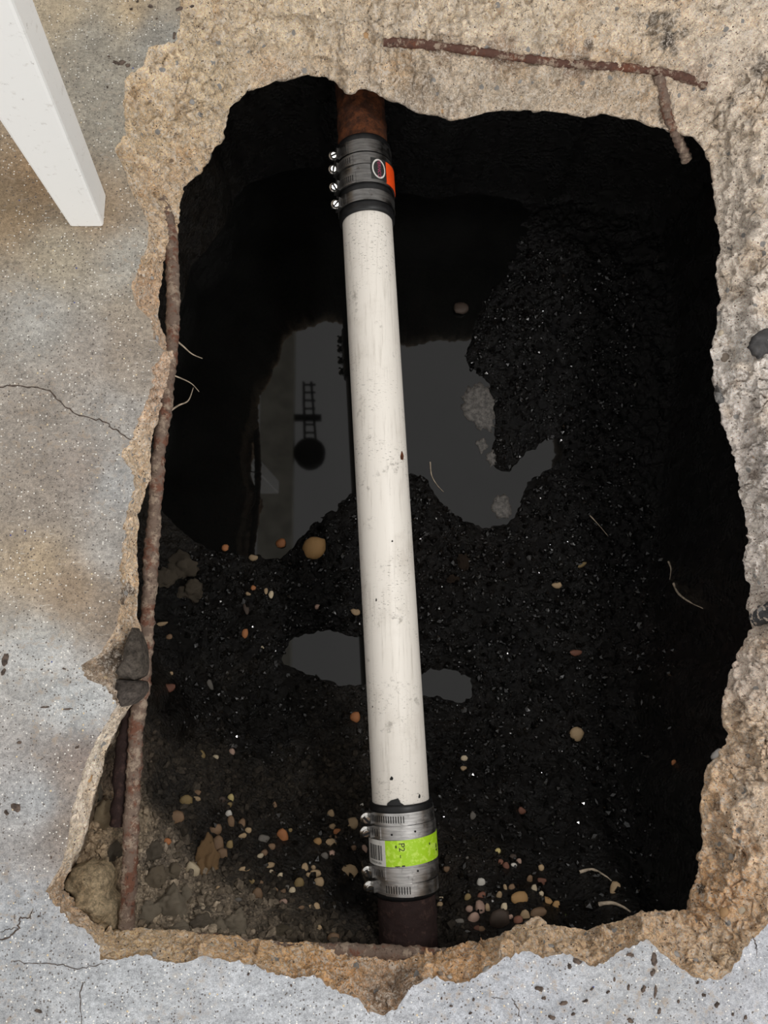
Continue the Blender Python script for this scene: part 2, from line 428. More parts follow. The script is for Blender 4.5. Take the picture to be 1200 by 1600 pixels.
P0 = unproj(CEN[0] + R0 * np.cos(TH), CEN[1] + R0 * np.sin(TH), np.zeros(NA))
P2 = unproj(CEN[0] + R2 * np.cos(TH), CEN[1] + R2 * np.sin(TH), ZLOW)
S = np.linspace(0, 1, MR)[:, None]
w_sh = np.where(S < .68, .30 * S / .68, .30 + .70 * ((np.maximum(S, .68) - .68) / .32) ** 0.75)
w_pl = S ** 0.75
W = (1 - SHO) * w_pl + SHO * w_sh
u_sh = np.where(S < .68, S, .68 + .32 * ((np.maximum(S, .68) - .68) / .32))
FB = P0[None] + (P2 - P0)[None] * u_sh[..., None]
FB[..., 2] = W * ZLOW[None]

def grid_normals(G):
    du = np.roll(G, -1, 1) - np.roll(G, 1, 1)
    dv = np.gradient(G, axis=0)
    n = np.cross(du, dv)
    n /= np.linalg.norm(n, axis=-1, keepdims=True) + 1e-12
    return np.where(n[..., 2:3] < 0, -n, n)
NB = grid_normals(FB)
fade = smooth(S, 0.0, 0.10)
amp_w = np.clip(np.linalg.norm(P2 - P0, axis=-1) / 0.12, 0.45, 1.15)[None]
w1, w1b, wv = worley(FB, 42, 5)
w2, w2b, wv2 = worley(FB, 110, 9)
disp = (0.0080 * fbm(FB, 14, 2, 1) + 0.0062 * vnoise(FB, 45, 3) + 0.0050 * (0.55 - w1) + 0.0036 * (0.5 - w2) + 0.0045 * (0.5 - np.abs(vnoise(FB, 70, 14)) * 2)
        - 0.0060 * smooth(0.10 - (w1b - w1), 0, .10) * smooth(fbm(FB, 18, 2, 88), -.1, .4) - 0.0050 * smooth(-vnoise(FB, 85, 99), .45, .8) + 0.0026 * fbm(FB, 120, 2, 21) + 0.0014 * vnoise(FB, 380, 8))
endf = 1 - 0.45 * smooth(S, .9, 1.0)
FG = FB + NB * (disp * fade * amp_w * endf)[..., None]
jit = 0.0022 * vnoise(P0, 130, 31) + 0.0016 * vnoise(P0, 300, 33)
rad0 = (P0 - P0.mean(0)); rad0[:, 2] = 0; rad0 /= np.linalg.norm(rad0, axis=1)[:, None]
FG += (rad0 * jit[:, None])[None] * (1 - smooth(S, 0, .2))[..., None]
FG[..., 2] = np.minimum(FG[..., 2], -0.0006 * smooth(S, 0, .05))
FG[0, :, 2] = 0
# underside: rolls back under the slab
rows = [FG]
last = FG[-1]
outw = rad0
for dr, dz in ((.004, -.006), (.012, -.012), (.03, -.018), (.08, -.02), (.45, -.02)):
    r = last + outw * dr
    zt = np.where(dr < .03, last[:, 2] + dz, np.minimum(last[:, 2] + dz, -.125) if dr < .1 else -.125)
    r[:, 2] = zt
    r += 0.004 * np.stack([vnoise(r, 60, 41), vnoise(r, 60, 42), vnoise(r, 60, 43)], -1) * (dr < .1)
    rows.append(r[None])
FALL = np.concatenate(rows, 0)

def palette(PX, pts, power=3.0):
    c = np.zeros(PX.shape[:-1] + (3,)); ws = np.zeros(PX.shape[:-1])
    for (x, y), rgb in pts:
        d = np.hypot(PX[..., 0] - x, PX[..., 1] - y) + 12
        wt = d ** -power
        c += wt[..., None] * lin(rgb); ws += wt
    return c / ws[..., None]
PXB = proj(FALL)
BP = [((230,200),(208,184,146)),((330,120),(204,184,150)),((250,300),(204,178,142)),((450,60),(202,184,154)),((450,110),(178,160,136)),((620,110),(190,172,146)),((800,30),(222,204,176)),((800,140),(172,158,138)),((650,160),(160,148,132)),((950,160),(178,160,136)),((1150,100),(220,202,180)),((1000,60),(214,194,166)),((1160,400),(222,208,192)),((1150,560),(222,214,206)),((1160,700),(226,216,208)),((1190,850),(212,202,194)),((1170,1050),(202,184,168)),((1140,1150),(196,170,140)),((1120,1250),(204,170,130)),((1170,1250),(206,186,162)),((1120,1400),(208,172,130)),((1120,1500),(214,188,154)),((1000,1450),(206,174,136)),((850,1465),(206,176,138)),((700,1500),(202,160,112)),((600,1560),(170,140,110)),((500,1500),(204,164,114)),((400,1490),(204,166,118)),((200,1480),(204,176,134)),((110,1400),(180,152,120)),((150,1170),(222,210,190)),((125,1260),(226,212,192)),((112,1320),(214,198,174)),((170,1060),(150,132,112)),((205,960),(196,170,138)),((205,900),(208,182,148)),((205,730),(216,192,160)),((245,600),(202,172,144)),((235,450),(204,174,142)),((225,400),(206,180,146))]
CB = palette(PXB, BP)
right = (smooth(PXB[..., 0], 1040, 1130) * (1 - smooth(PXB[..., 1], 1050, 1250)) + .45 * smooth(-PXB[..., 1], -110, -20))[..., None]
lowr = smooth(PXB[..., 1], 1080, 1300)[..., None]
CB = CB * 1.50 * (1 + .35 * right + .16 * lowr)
cvar = 1 + 0.16 * fbm(FALL, 30, 3, 51) + 0.12 * vnoise(FALL, 90, 55)
CB *= cvar[..., None]
tan = smooth(fbm(FALL, 22, 3, 61), .25, .8)[..., None]
CB = CB * (1 - .5 * tan) + .5 * tan * CB * np.array([0.98, .84, .66])
# dark stains that sit on the broken concrete
def blot(x, y, r, rgb, k, thr=0.0):
    global CB
    d = np.hypot(PXB[..., 0] - x, PXB[..., 1] - y)
    m = smooth(-(d / r) + 1.0 + 0.55 * fbm(FALL, 75, 3, int(x)), .15, .55) * k
    CB = CB * (1 - m[..., None]) + lin(rgb) * m[..., None]
for b in ((1045,40,42,(70,58,44),.85),(1040,70,22,(60,50,42),.8),(1190,110,24,(66,54,46),.8),(1000,30,16,(92,78,60),.7),(690,72,30,(128,92,62),.5),(780,78,40,(128,84,56),.6),(900,102,40,(120,84,66),.6),(1090,115,25,(120,88,72),.6),(1140,25,10,(86,72,60),.7),(920,70,14,(84,78,72),.8),(1178,742,14,(128,104,88),.8),(1126,715,8,(110,90,76),.7),(1105,1120,10,(90,62,44),.8),(195,925,18,(70,60,56),.8),(178,1030,26,(96,84,72),.8),(330,60,16,(150,120,92),.5),(640,1545,40,(150,128,108),.6),(590,1560,30,(150,124,100),.6),(1118,1260,10,(110,80,58),.7),(1094,1390,8,(52,38,30),.9),(1150,600,14,(170,130,84),.5)):
    blot(*b)
CB = CB * .90 + .10 * CB.mean(-1, keepdims=True)
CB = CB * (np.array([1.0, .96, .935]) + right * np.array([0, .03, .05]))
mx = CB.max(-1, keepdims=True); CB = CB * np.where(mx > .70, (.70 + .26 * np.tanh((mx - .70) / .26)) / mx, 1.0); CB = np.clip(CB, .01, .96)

# flat floor around the break
tt = np.concatenate([np.linspace(0, .10, 26), np.linspace(.115, .35, 16), [.5, .75, 1.0]])
C3 = unproj(CEN[0], CEN[1], 0.0)
ang_w = np.arctan2(P0[:, 1] - C3[1], P0[:, 0] - C3[0])
ca, sa = np.cos(ang_w), np.sin(ang_w)
rad = np.minimum(3.0 / np.maximum(abs(ca), 1e-6), 3.2 / np.maximum(abs(sa), 1e-6))
POUT = np.stack([C3[0] + rad * ca, C3[1] + rad * sa, np.zeros(NA)], -1)
FT = FG[0][None] + (POUT - FG[0])[None] * tt[:, None, None]
FT[..., 2] = 0
PXF = proj(FT)
FP = [((100,15),(202,186,160)),((200,18),(200,184,158)),((140,60),(172,166,154)),((240,50),(166,166,162)),((150,130),(172,166,154)),((170,190),(168,162,150)),((60,280),(160,134,104)),((20,330),(164,142,114)),((160,330),(170,150,126)),((90,400),(178,168,150)),((200,400),(178,174,166)),((60,500),(178,176,172)),((140,560),(172,164,156)),((60,650),(170,162,154)),((180,640),(178,174,170)),((60,780),(168,158,148)),((120,740),(166,156,148)),((180,760),(178,178,178)),((60,880),(182,164,140)),((110,920),(172,152,130)),((170,860),(178,174,170)),((60,1010),(194,194,192)),((120,1100),(192,194,194)),((60,1250),(188,189,190)),((110,1290),(150,138,128)),((115,1220),(164,152,142)),((30,1450),(188,191,195)),((200,1560),(192,195,199)),((400,1560),(194,197,202)),((800,1560),(192,195,202)),((1000,1540),(186,188,192)),((1180,1520),(192,194,200)),((180,960),(150,136,122)),((130,1200),(150,136,128))]
CF = palette(PXF, FP, 3.5)
CF *= (1 + .07 * fbm(FT, 9, 3, 71) + .05 * vnoise(FT, 60, 75))[..., None]
bst = smooth(fbm(FT, 7, 4, 83), .25, .9)[..., None] * smooth(1200 - PXF[..., 1], 0, 250)[..., None]
CF = CF * (1 - .45 * bst) + .45 * bst * CF * np.array([.84, .72, .58])
CF *= (.84 - .07 * smooth(PXF[..., 1], 900, 1300))[..., None]  # near floor darkened in colour to offset the added front light
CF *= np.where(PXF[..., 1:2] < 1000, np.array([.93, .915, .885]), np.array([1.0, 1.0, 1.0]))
CF = np.clip(CF, .01, .85)
floor = add('floor', mesh_np('floor', FT, grid_faces(NA, len(tt), True), CF), M_FLOOR, kind='structure')
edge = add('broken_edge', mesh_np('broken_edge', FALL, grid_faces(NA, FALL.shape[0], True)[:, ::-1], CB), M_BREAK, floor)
edge['label'] = 'rough beige broken concrete edge'

def face_at(px, py):
    """point and normal of the broken face seen at a pixel"""
    th = math.atan2(py - CEN[1], px - CEN[0]) % (2 * math.pi)
    j = int(round(th / (2 * math.pi) * NA)) % NA
    best = None
    for dj in range(-40, 41, 2):
        jj = (j + dj) % NA
        q = PXB[:MR, jj]
        d = np.hypot(q[:, 0] - px, q[:, 1] - py)
        i = int(d.argmin())
        if best is None or d[i] < best[0]: best = (d[i], i, jj)
    return FG[best[1], best[2]], NB[best[1], best[2]]

# ------------------------------------------------------------------ pit ground
WL = -0.62
CP = [(480,620,-.05),(500,700,-.05),(440,720,-.05),(430,820,-.03),(500,770,-.02),(540,720,-.03),(600,680,-.04),(680,620,-.05),(700,700,-.05),(730,640,-.035),(690,750,-.03),(735,785,-.025),(757,740,-.014),(748,620,-.016),(480,800,-.012),(530,765,-.012),(440,862,-.010),
(330,500,-.05),(300,650,-.05),(330,780,-.05),(380,700,-.05),(380,820,-.03),(400,450,-.06),(480,350,-.06),(400,250,-.06),(600,450,-.06),(680,400,-.05),(700,300,-.05),(560,550,-.05),(712,520,-.03),(640,530,-.05),(560,250,-.05),(300,350,-.05),
(410,890,.014),(470,862,.016),(560,800,.02),(640,775,.016),(662,752,.010),(702,815,.013),(760,850,.016),(800,690,.014),(790,580,.018),(745,556,.016),(760,500,.016),(350,885,.02),(270,880,.03),(300,915,.05),(790,640,.016),
(815,736,-.013),(840,718,-.013),(866,698,-.012),(795,775,-.012),(786,800,-.012),(830,690,.012),(850,760,.022),(790,720,.012),(820,840,.02),
(850,500,.03),(950,450,.04),(1050,450,.07),(1000,600,.04),(900,600,.035),(900,660,.03),(900,780,.04),(1000,800,.05),(1100,800,.07),(1100,950,.10),(950,950,.05),(800,900,.04),(700,900,.03),(560,870,.03),(480,920,.03),(350,950,.06),(270,1000,.12),
(820,320,.0),(1000,300,.06),(900,220,.03),(1080,300,.10),
(470,1020,-.016),(520,1010,-.02),(550,1020,-.016),(552,1055,-.010),(515,1045,-.011),(600,1030,-.014),(690,1062,-.012),(705,1072,-.012),(728,1090,-.005),(650,1070,-.006),
(425,990,.012),(480,978,.014),(540,978,.014),(590,965,.02),(430,1055,.015),(470,1062,.010),(510,1085,.016),(560,1092,.014),(610,1100,.02),(655,1035,.012),(700,1030,.012),(745,1045,.012),(765,1090,.016),(690,1105,.012),(720,1125,.02),(640,1110,.02),
(250,1100,.20),(300,1150,.17),(400,1150,.10),(550,1170,.08),(700,1200,.10),(850,1150,.08),(1000,1150,.12),(1080,1150,.20),(1140,1000,.14),
(250,1250,.35),(350,1270,.27),(450,1280,.22),(570,1290,.20),(720,1300,.20),(850,1280,.17),(1000,1280,.20),(1060,1300,.28),
(230,1350,.42),(320,1370,.38),(450,1390,.35),(560,1400,.31),(640,1400,.28),(700,1400,.31),(850,1390,.30),(1000,1390,.32),
(230,1430,.475),(330,1440,.46),(450,1450,.45),(570,1460,.40),(640,1465,.37),(720,1460,.41),(850,1440,.40),(1000,1420,.40),
(175,1200,.44),(160,1300,.49),(150,1400,.50),(195,1150,.40),(130,1345,.50),(200,1300,.47),(200,1400,.485)]
CP = np.array(CP, float)
cpw = unproj(CP[:, 0], CP[:, 1], WL + CP[:, 2])
K = np.linalg.norm(cpw[:, None, :2] - cpw[None, :, :2], axis=-1)
mean_z = CP[:, 2].mean()
wts = np.linalg.solve(K - np.eye(len(K)) * 1e-3, CP[:, 2] - mean_z)
gx = np.arange(-.80, .96, .0038); gy = np.arange(-.80, 1.20, .0038)
GX, GY = np.meshgrid(gx, gy)
G2 = np.stack([GX, GY], -1)
HZ = np.full(GX.shape, mean_z)
for i in range(len(wts)):
    HZ += wts[i] * np.hypot(GX - cpw[i, 0], GY - cpw[i, 1])
HZ = np.clip(HZ, -.08, .505)
# steep earth walls behind the overhanging slab
hc = np.array([P2[:, 0].mean(), P2[:, 1].mean()])
ap = np.mod(np.arctan2(P2[:, 1] - hc[1], P2[:, 0] - hc[0]), 2 * np.pi)
rp = np.hypot(P2[:, 0] - hc[0], P2[:, 1] - hc[1]); o = np.argsort(ap)
ag = np.mod(np.arctan2(GY - hc[1], GX - hc[0]), 2 * np.pi)
ex = np.hypot(GX - hc[0], GY - hc[1]) - np.interp(ag, ap[o], rp[o], period=2 * np.pi)
north = smooth(GY, .1, .6)
west = smooth(-GX, .15, .4) * smooth(GY, -.15, .1)
cut = .02 + .13 * np.maximum(north, west)
rise = smooth(ex, cut, cut + .10)
HZ = HZ + (.515 - HZ) * rise
PG = np.stack([GX, GY, WL + HZ], -1)
nz2 = np.stack([GX, GY, HZ * .3], -1)
cl, clb, clv = worley(nz2, 30, 77)
cl2, cl2b, _ = worley(nz2, 75, 79)
rough_amt = .35 + .65 * smooth(HZ, -.005, .03)
PG[..., 2] += rough_amt * (.013 * (0.5 - cl) + .009 * (0.5 - cl2) + .008 * fbm(nz2, 16, 3, 91) * smooth(HZ, .0, .05) + .004 * vnoise(nz2, 60, 93) + .0022 * vnoise(nz2, 150, 95))
PXG = proj(PG)
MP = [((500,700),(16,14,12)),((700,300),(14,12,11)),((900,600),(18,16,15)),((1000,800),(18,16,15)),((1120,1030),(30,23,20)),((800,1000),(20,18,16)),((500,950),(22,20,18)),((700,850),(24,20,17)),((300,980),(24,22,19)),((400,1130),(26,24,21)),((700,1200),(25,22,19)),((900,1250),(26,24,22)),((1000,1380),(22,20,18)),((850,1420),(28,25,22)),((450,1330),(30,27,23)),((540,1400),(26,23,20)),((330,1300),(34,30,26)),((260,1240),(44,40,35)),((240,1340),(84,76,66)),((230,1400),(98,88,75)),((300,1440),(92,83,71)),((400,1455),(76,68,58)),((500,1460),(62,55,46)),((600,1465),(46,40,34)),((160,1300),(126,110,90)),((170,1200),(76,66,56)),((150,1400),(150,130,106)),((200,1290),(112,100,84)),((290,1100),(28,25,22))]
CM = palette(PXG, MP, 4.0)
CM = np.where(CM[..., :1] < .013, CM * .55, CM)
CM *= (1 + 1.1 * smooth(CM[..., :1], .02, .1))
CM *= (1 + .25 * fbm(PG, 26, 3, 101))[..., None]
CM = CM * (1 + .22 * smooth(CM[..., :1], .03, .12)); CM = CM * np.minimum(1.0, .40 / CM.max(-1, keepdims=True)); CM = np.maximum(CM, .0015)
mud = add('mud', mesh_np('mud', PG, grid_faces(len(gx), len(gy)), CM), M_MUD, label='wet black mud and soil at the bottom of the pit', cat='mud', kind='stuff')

def mud_z(x, y):
    i = np.clip((x - gx[0]) / .0038, 0, len(gx) - 2); j = np.clip((y - gy[0]) / .0038, 0, len(gy) - 2)
    a, b = int(i), int(j); fx, fy = i - a, j - b
    Z = PG[..., 2]
    return (Z[b, a] * (1 - fx) + Z[b, a + 1] * fx) * (1 - fy) + (Z[b + 1, a] * (1 - fx) + Z[b + 1, a + 1] * fx) * fy

def mud_hit(px, py, water=True):
    z0 = -.08
    while z0 > -.75:
        p = unproj(px, py, z0)
        if p[2] <= max(mud_z(p[0], p[1]), WL if water else -9): return p
        z0 -= .002
    return p

# crumbs of wet mud and dry soil, far too many to count
_t = (1 + 5 ** .5) / 2
ICO = np.array([(-1, _t, 0), (1, _t, 0), (-1, -_t, 0), (1, -_t, 0), (0, -1, _t), (0, 1, _t), (0, -1, -_t), (0, 1, -_t), (_t, 0, -1), (_t, 0, 1), (-_t, 0, -1), (-_t, 0, 1)]) / 1.9
ICF = np.array([(0, 11, 5), (0, 5, 1), (0, 1, 7), (0, 7, 10), (0, 10, 11), (1, 5, 9), (5, 11, 4), (11, 10, 2), (10, 7, 6), (7, 1, 8), (3, 9, 4), (3, 4, 2), (3, 2, 6), (3, 6, 8), (3, 8, 9), (4, 9, 5), (2, 4, 11), (6, 2, 10), (8, 6, 7), (9, 8, 1)])
def crumbs(name, mask, count, smin, smax, tint, label, mtl):
    idx = np.flatnonzero(mask.ravel()); pick = rng.choice(idx, count)
    P = PG.reshape(-1, 3)[pick]; C = CM.reshape(-1, 3)[pick]
    sz = smin + (smax - smin) * rng.random(count) ** 3
    A = rng.normal(size=(count, 3, 3)); Q = np.linalg.qr(A)[0]
    shp = ICO[None] * (.65 + .7 * rng.random((count, 12, 1))) * (np.array([1, 1, 1])[None, None] * (.6 + .6 * rng.random((count, 1, 3))))
    V = np.einsum('nvi,nij->nvj', shp, Q) * sz[:, None, None] + P[:, None] + np.array([0, 0, .25])[None, None] * sz[:, None, None]
    V[..., :2] += ((rng.random((count, 1, 2)) - .5) * .004)
    Fc = (ICF[None] + 12 * np.arange(count)[:, None, None]).reshape(-1, 3)
    col = np.repeat((C * (tint[0] + (tint[1] - tint[0]) * rng.random((count, 1)) ** 2))[:, None], 12, 1)
    return add(name, mesh_np(name, V.reshape(-1, 3), Fc, col * np.minimum(1.0, .42 / np.maximum(col.max(-1, keepdims=True), 1e-6)), False), mtl, label=label, cat='soil', kind='stuff')
inside = (ex < .05)
ZG = PG[..., 2]
wet = inside & (ZG > WL + .001) & (CM[..., 0] < .02)
dry = inside & (CM[..., 0] > .02)
crumbs('mud_crumbs', wet, 9000, .0018, .0070, (.5, 1.8), 'small crumbs of wet black mud all over the pit floor', M_WET)
crumbs('soil_crumbs', dry, 4200, .0018, .0085, (.6, 1.7), 'dry grey brown soil crumbs on the lower left bank', M_BREAK2)

# still water lying in the low part of the pit
wx = np.linspace(-.72, .80, 60); wy = np.linspace(-.40, 1.12, 60)
WX, WY = np.meshgrid(wx, wy)
water = add('water', mesh_np('water', np.stack([WX, WY, np.full(WX.shape, WL)], -1), grid_faces(60, 60)), M_WATER, label='still dark water pooled on the floor of the pit', cat='water', kind='stuff')

# ------------------------------------------------------------------ roof steel overhead (seen mirrored in the pools)
def box(mb, x0, x1, y0, y1, z0, z1):
    c = [(x, y, z) for z in (z0, z1) for y in (y0, y1) for x in (x0, x1)]
    b = len(mb.v); mb.v += [list(p) for p in c]
    for f in ((0, 2, 3, 1), (4, 5, 7, 6), (0, 1, 5, 4), (2, 6, 7, 3), (0, 4, 6, 2), (1, 3, 7, 5)): mb.f.append([b + i for i in f])
mb = MB(); box(mb, -.60, -.38, -2.4, 2.6, 2.6, 2.75); box(mb, -.57, -.41, -2.4, -2.24, 0, 2.6); box(mb, -.57, -.41, 2.44, 2.6, 0, 2.6)
add('trim_1', mb.build('trim_1', False), M_BEAM, kind='structure')

mb = MB()
box(mb, -.40, -.20, 1.49, 1.53, 2.66, 2.70)
for (xa, ya, xb, yb) in ((-.32, 1.75, -.306, 1.31), (-.268, 1.75, -.233, 1.31)):
    mb.grid(np.array([[(xa - .008, ya, 2.64), (xa + .008, ya, 2.64)], [(xb - .008, yb, 2.64), (xb + .008, yb, 2.64)]]))
    mb.grid(np.array([[(xa - .008, ya, 2.66), (xa + .008, ya, 2.66)], [(xb - .008, yb, 2.66), (xb + .008, yb, 2.66)]]))
for k in range(8):
    y_ = 1.73 - k * .055; box(mb, -.318, -.24, y_ - .006, y_ + .006, 2.645, 2.655)
tt_ = np.linspace(0, 2 * np.pi, 32, endpoint=False)
dr_ = [np.stack([-.274 + r_ * np.cos(tt_), 1.255 + r_ * np.sin(tt_), np.full(32, z_)], -1) for r_, z_ in ((.04, 2.74), (.10, 2.70), (.105, 2.62), (.09, 2.60))]
mb.grid(np.array(dr_), True); mb.fan(dr_[-1], (-.274, 1.255, 2.59)); mb.fan(dr_[0], (-.274, 1.255, 2.745))
add('trim_2', mb.build('trim_2', False), M_DARK, kind='structure')

# ------------------------------------------------------------------ pipe run
ZP = -.22
RP = 0.0445
A0 = unproj(573.5, 340, ZP); A1 = unproj(625.5, 1240, ZP)
AX = (A1 - A0); AX /= np.linalg.norm(AX)              # towards the viewer
UP = np.array([0, 0, 1.0]); UP -= AX * (UP @ AX); UP /= np.linalg.norm(UP)
RT = np.cross(AX, UP); RT = RT if RT[0] > 0 else -RT   # to the right
def s_at(py, r=RP):
    """length along the axis for an image row, measured on the pipe's upper side"""
    lo, hi = -1.0, 2.0
    for _ in range(50):
        m = (lo + hi) / 2
        if proj(A0 + AX * m + UP * r)[1] < py: lo = m
        else: hi = m
    return lo
def cyl(s, a, r):
    s, a, r = np.broadcast_arrays(np.asarray(s, float), np.asarray(a, float), np.asarray(r, float))
    return A0 + s[..., None] * AX + r[..., None] * (np.cos(a)[..., None] * RT + np.sin(a)[..., None] * UP)
def revolve(mb, prof, n=72):
    a = np.linspace(0, 2 * np.pi, n, endpoint=False)
    s = np.array([p[0] for p in prof])[:, None]; r = np.array([p[1] for p in prof])[:, None]
    mb.grid(cyl(s, a[None], r), True)
def patch(mb, s0, s1, a0, a1, r0, r1, n=24, tilt=0.0, m=2):
    """curved plate from radius r0 (inside) to r1 (outside)"""
    a = np.radians(np.linspace(a0, a1, n))[None]
    s = np.linspace(s0, s1, m)[:, None] + tilt * np.cos(a)
    mb.grid(cyl(s, a, r1))
    e = np.stack([cyl(s[0], a[0], r0), cyl(s[0], a[0], r1)]); mb.grid(e)
    e = np.stack([cyl(s[-1], a[0], r1), cyl(s[-1], a[0], r0)]); mb.grid(e)
    for k in (0, -1):
        mb.grid(np.stack([cyl(s[:, k], a[0, k], r0), cyl(s[:, k], a[0, k], r1)]))

def tube_prof(s0, s1, r, ri, n=40):
    return [(s0, ri), (s0, r)] + [(s, r) for s in np.linspace(s0, s1, n)] + [(s1, r), (s1, ri)]
sU1, sL0 = s_at(322), s_at(1256)
mb = MB(); revolve(mb, tube_prof(sU1 - .03, sL0 + .03, RP, RP - .006))
pipe = add('drain_pipe', None, None, label='long off-white plastic drain pipe crossing the pit between two couplings', cat='pipe')
pipe.location = (0, 0, 0)
add('pipe_barrel', mb.build('pipe_barrel'), M_PVC, pipe)
def mark(name, px, py, rs, ra, m, par):
    s = s_at(py); th = None
    best = min(np.linspace(20, 160, 281), key=lambda t: abs(proj(cyl(s, math.radians(t), RP))[0] - px))
    mb = MB(); n = 14
    ring = [cyl(s + rs * math.sin(t) * (1 + .25 * math.sin(3 * t)), math.radians(best) + ra / RP * math.cos(t) * (1 + .2 * math.sin(2 * t)), RP + .0004) for t in np.linspace(0, 2 * math.pi, n, endpoint=False)]
    mb.fan(ring, cyl(s, math.radians(best), RP + .0006))
    add(name, mb.build(name), m, par)
mark('nail_hole', 612, 1216, .0028, .0026, M_DARK, pipe)
mark('gouge', 628, 711, .0075, .0045, M_RUST, pipe)
mark('smudge', 655, 1248, .003, .002, M_DARK, pipe)
mark('smudge', 588, 936, .0025, .0012, M_DARK, pipe)
mark('smudge', 613, 846, .0015, .0014, M_DARK, pipe)

def iron(name, py0, py1, r, m, label):
    s0, s1 = s_at(py0, r), s_at(py1, r)
    a = np.linspace(0, 2 * np.pi, 80, endpoint=False)[None]
    s = np.linspace(s0, s1, 60)[:, None]
    base = cyl(s, a, r)
    rr = r + .0012 * vnoise(base, 60, 3) + .0008 * vnoise(base, 160, 4)
    mb = MB(); mb.grid(cyl(s, a, rr), True)
    mb.grid(np.stack([cyl(s[0], a[0], r), cyl(s[0], a[0], r - .007)]), True)
    return add(name, mb.build(name), m, label=label, cat='pipe')
iron('iron_pipe', 60, 222, .0440, M_RUST, 'rusty brown iron pipe end emerging from under the far slab edge')
iron('iron_pipe', 1392, 1600, .0445, M_RUSTD, 'dark brown iron pipe end below the green-labelled coupling')

def screw(par_band, s, ang, r, size, slot, idx):
    """slotted hex screw standing tangentially at the side of the band, head up"""
    th = math.radians(ang)
    c = cyl(s, th, r + size * .95)
    up = -math.sin(th) * RT * 1 + math.cos(th) * UP * 1
    tang = RT * math.sin(th) - UP * math.cos(th)
    tang = tang if tang[2] > 0 else -tang
    tang = tang * .92 + AX * .30 - RT * .12; tang /= np.linalg.norm(tang)
    e1 = np.cross(tang, AX); e1 /= np.linalg.norm(e1); e2 = np.cross(tang, e1)
    def ring(rad, h, n): return np.array([c + tang * h + rad * (math.cos(t) * e1 + math.sin(t) * e2) for t in np.linspace(0, 2 * np.pi, n, endpoint=False)])
    mb = MB(); n = 30
    prof = [(size * .45, -size * 2.6), (size * .45, -size * .2), (size * 1.0, -size * .15), (size * 1.05, size * .1), (size * .98, size * .3), (size * .74, size * .34), (size * .72, size * .75), (size * .60, size * .9)]
    mb.grid(np.stack([ring(a, h, n) for a, h in prof]), True)
    top = ring(size * .60, size * .9, n); mb.fan(top, c + tang * size * .92)
    sc = add('screw', mb.build('screw'), M_SCREW, par_band)
    # slot in the head
    mb = MB(); d = math.cos(slot) * e1 + math.sin(slot) * e2; q = np.cross(tang, d)
    h = size * .97
    pts = [c + tang * h + d * x * size * .72 + q * y * size * .2 for x, y in ((-1, -1), (1, -1), (1, 1), (-1, 1))]
    low = [p - tang * size * .5 for p in pts]
    mb.v += [list(p) for p in pts + low]; mb.f += [[0, 1, 2, 3], [0, 4, 5, 1], [1, 5, 6, 2], [2, 6, 7, 3], [3, 7, 4, 0]]
    add('screw_slot', mb.build('screw_slot', False), M_DARK, par_band)

def clamp(root, y0, y1, r, size, slots, slot_ang, m, tilt=0.0, scr=160):
    s0, s1 = s_at(y0, r), s_at(y1, r)
    mb = MB(); patch(mb, s0, s1, -175, 172, r - .0012, r, 90, tilt)
    for k in (0, 1):
        sk = s0 if k == 0 else s1
    band = add('hose_clamp', mb.build('hose_clamp'), m, root)
    # overlapping band tail with cut worm slots
    a_from, a_to = slots
    mb = MB(); patch(mb, s0 - .0002, s1 + .0002, a_from - 4, a_to, r, r + .0011, 30, tilt)
    add('band_tail', mb.build('band_tail'), m, band)
    mb = MB(); w = s1 - s0
    n = int((a_to - a_from) / 4.2)
    for i in range(n):
        a = a_from + 2 + (a_to - a_from - 4) * i / max(n - 1, 1)
        patch(mb, s0 + w * .22, s1 - w * .22, a - .8, a + .8, r + .0008, r + .0015, 3, tilt)
    add('worm_slots', mb.build('worm_slots'), M_DARK, band)
    # screw housing
    mb = MB(); patch(mb, s0 + w * .04, s1 - w * .04, 150, 170, r, r + size * .7, 10, tilt)
    add('screw_housing', mb.build('screw_housing'), M_STEELD, band)
    screw(band, (s0 + s1) / 2 + tilt * math.cos(math.radians(scr)), scr, r + .001, size, slot_ang, 0)
    return band

def wrap_text(txt, s, ang, size, r, rot, name, m, par, sx=1.0):
    cu = bpy.data.curves.new('t', 'FONT'); cu.body = txt; cu.align_x = 'CENTER'; cu.align_y = 'CENTER'; cu.size = size
    ob = bpy.data.objects.new('t', cu); COL.objects.link(ob)
    bpy.context.view_layer.update()
    dg = bpy.context.evaluated_depsgraph_get()
    me0 = ob.evaluated_get(dg).to_mesh()
    v = np.array([x.co[:] for x in me0.vertices]); f = [list(p.vertices) for p in me0.polygons]
    ob.evaluated_get(dg).to_mesh_clear()
    bpy.data.objects.remove(ob); bpy.data.curves.remove(cu)
    c, sn = math.cos(rot), math.sin(rot)
    X = (v[:, 0] * c - v[:, 1] * sn) * sx; Y = v[:, 0] * sn + v[:, 1] * c
    # X to the right of the image, Y up the image
    P = cyl(s - Y, math.radians(ang) - X / r, r)
    mb = MB(); mb.v = P.tolist(); mb.f = f
    return add(name, mb.build(name, False), m, par)

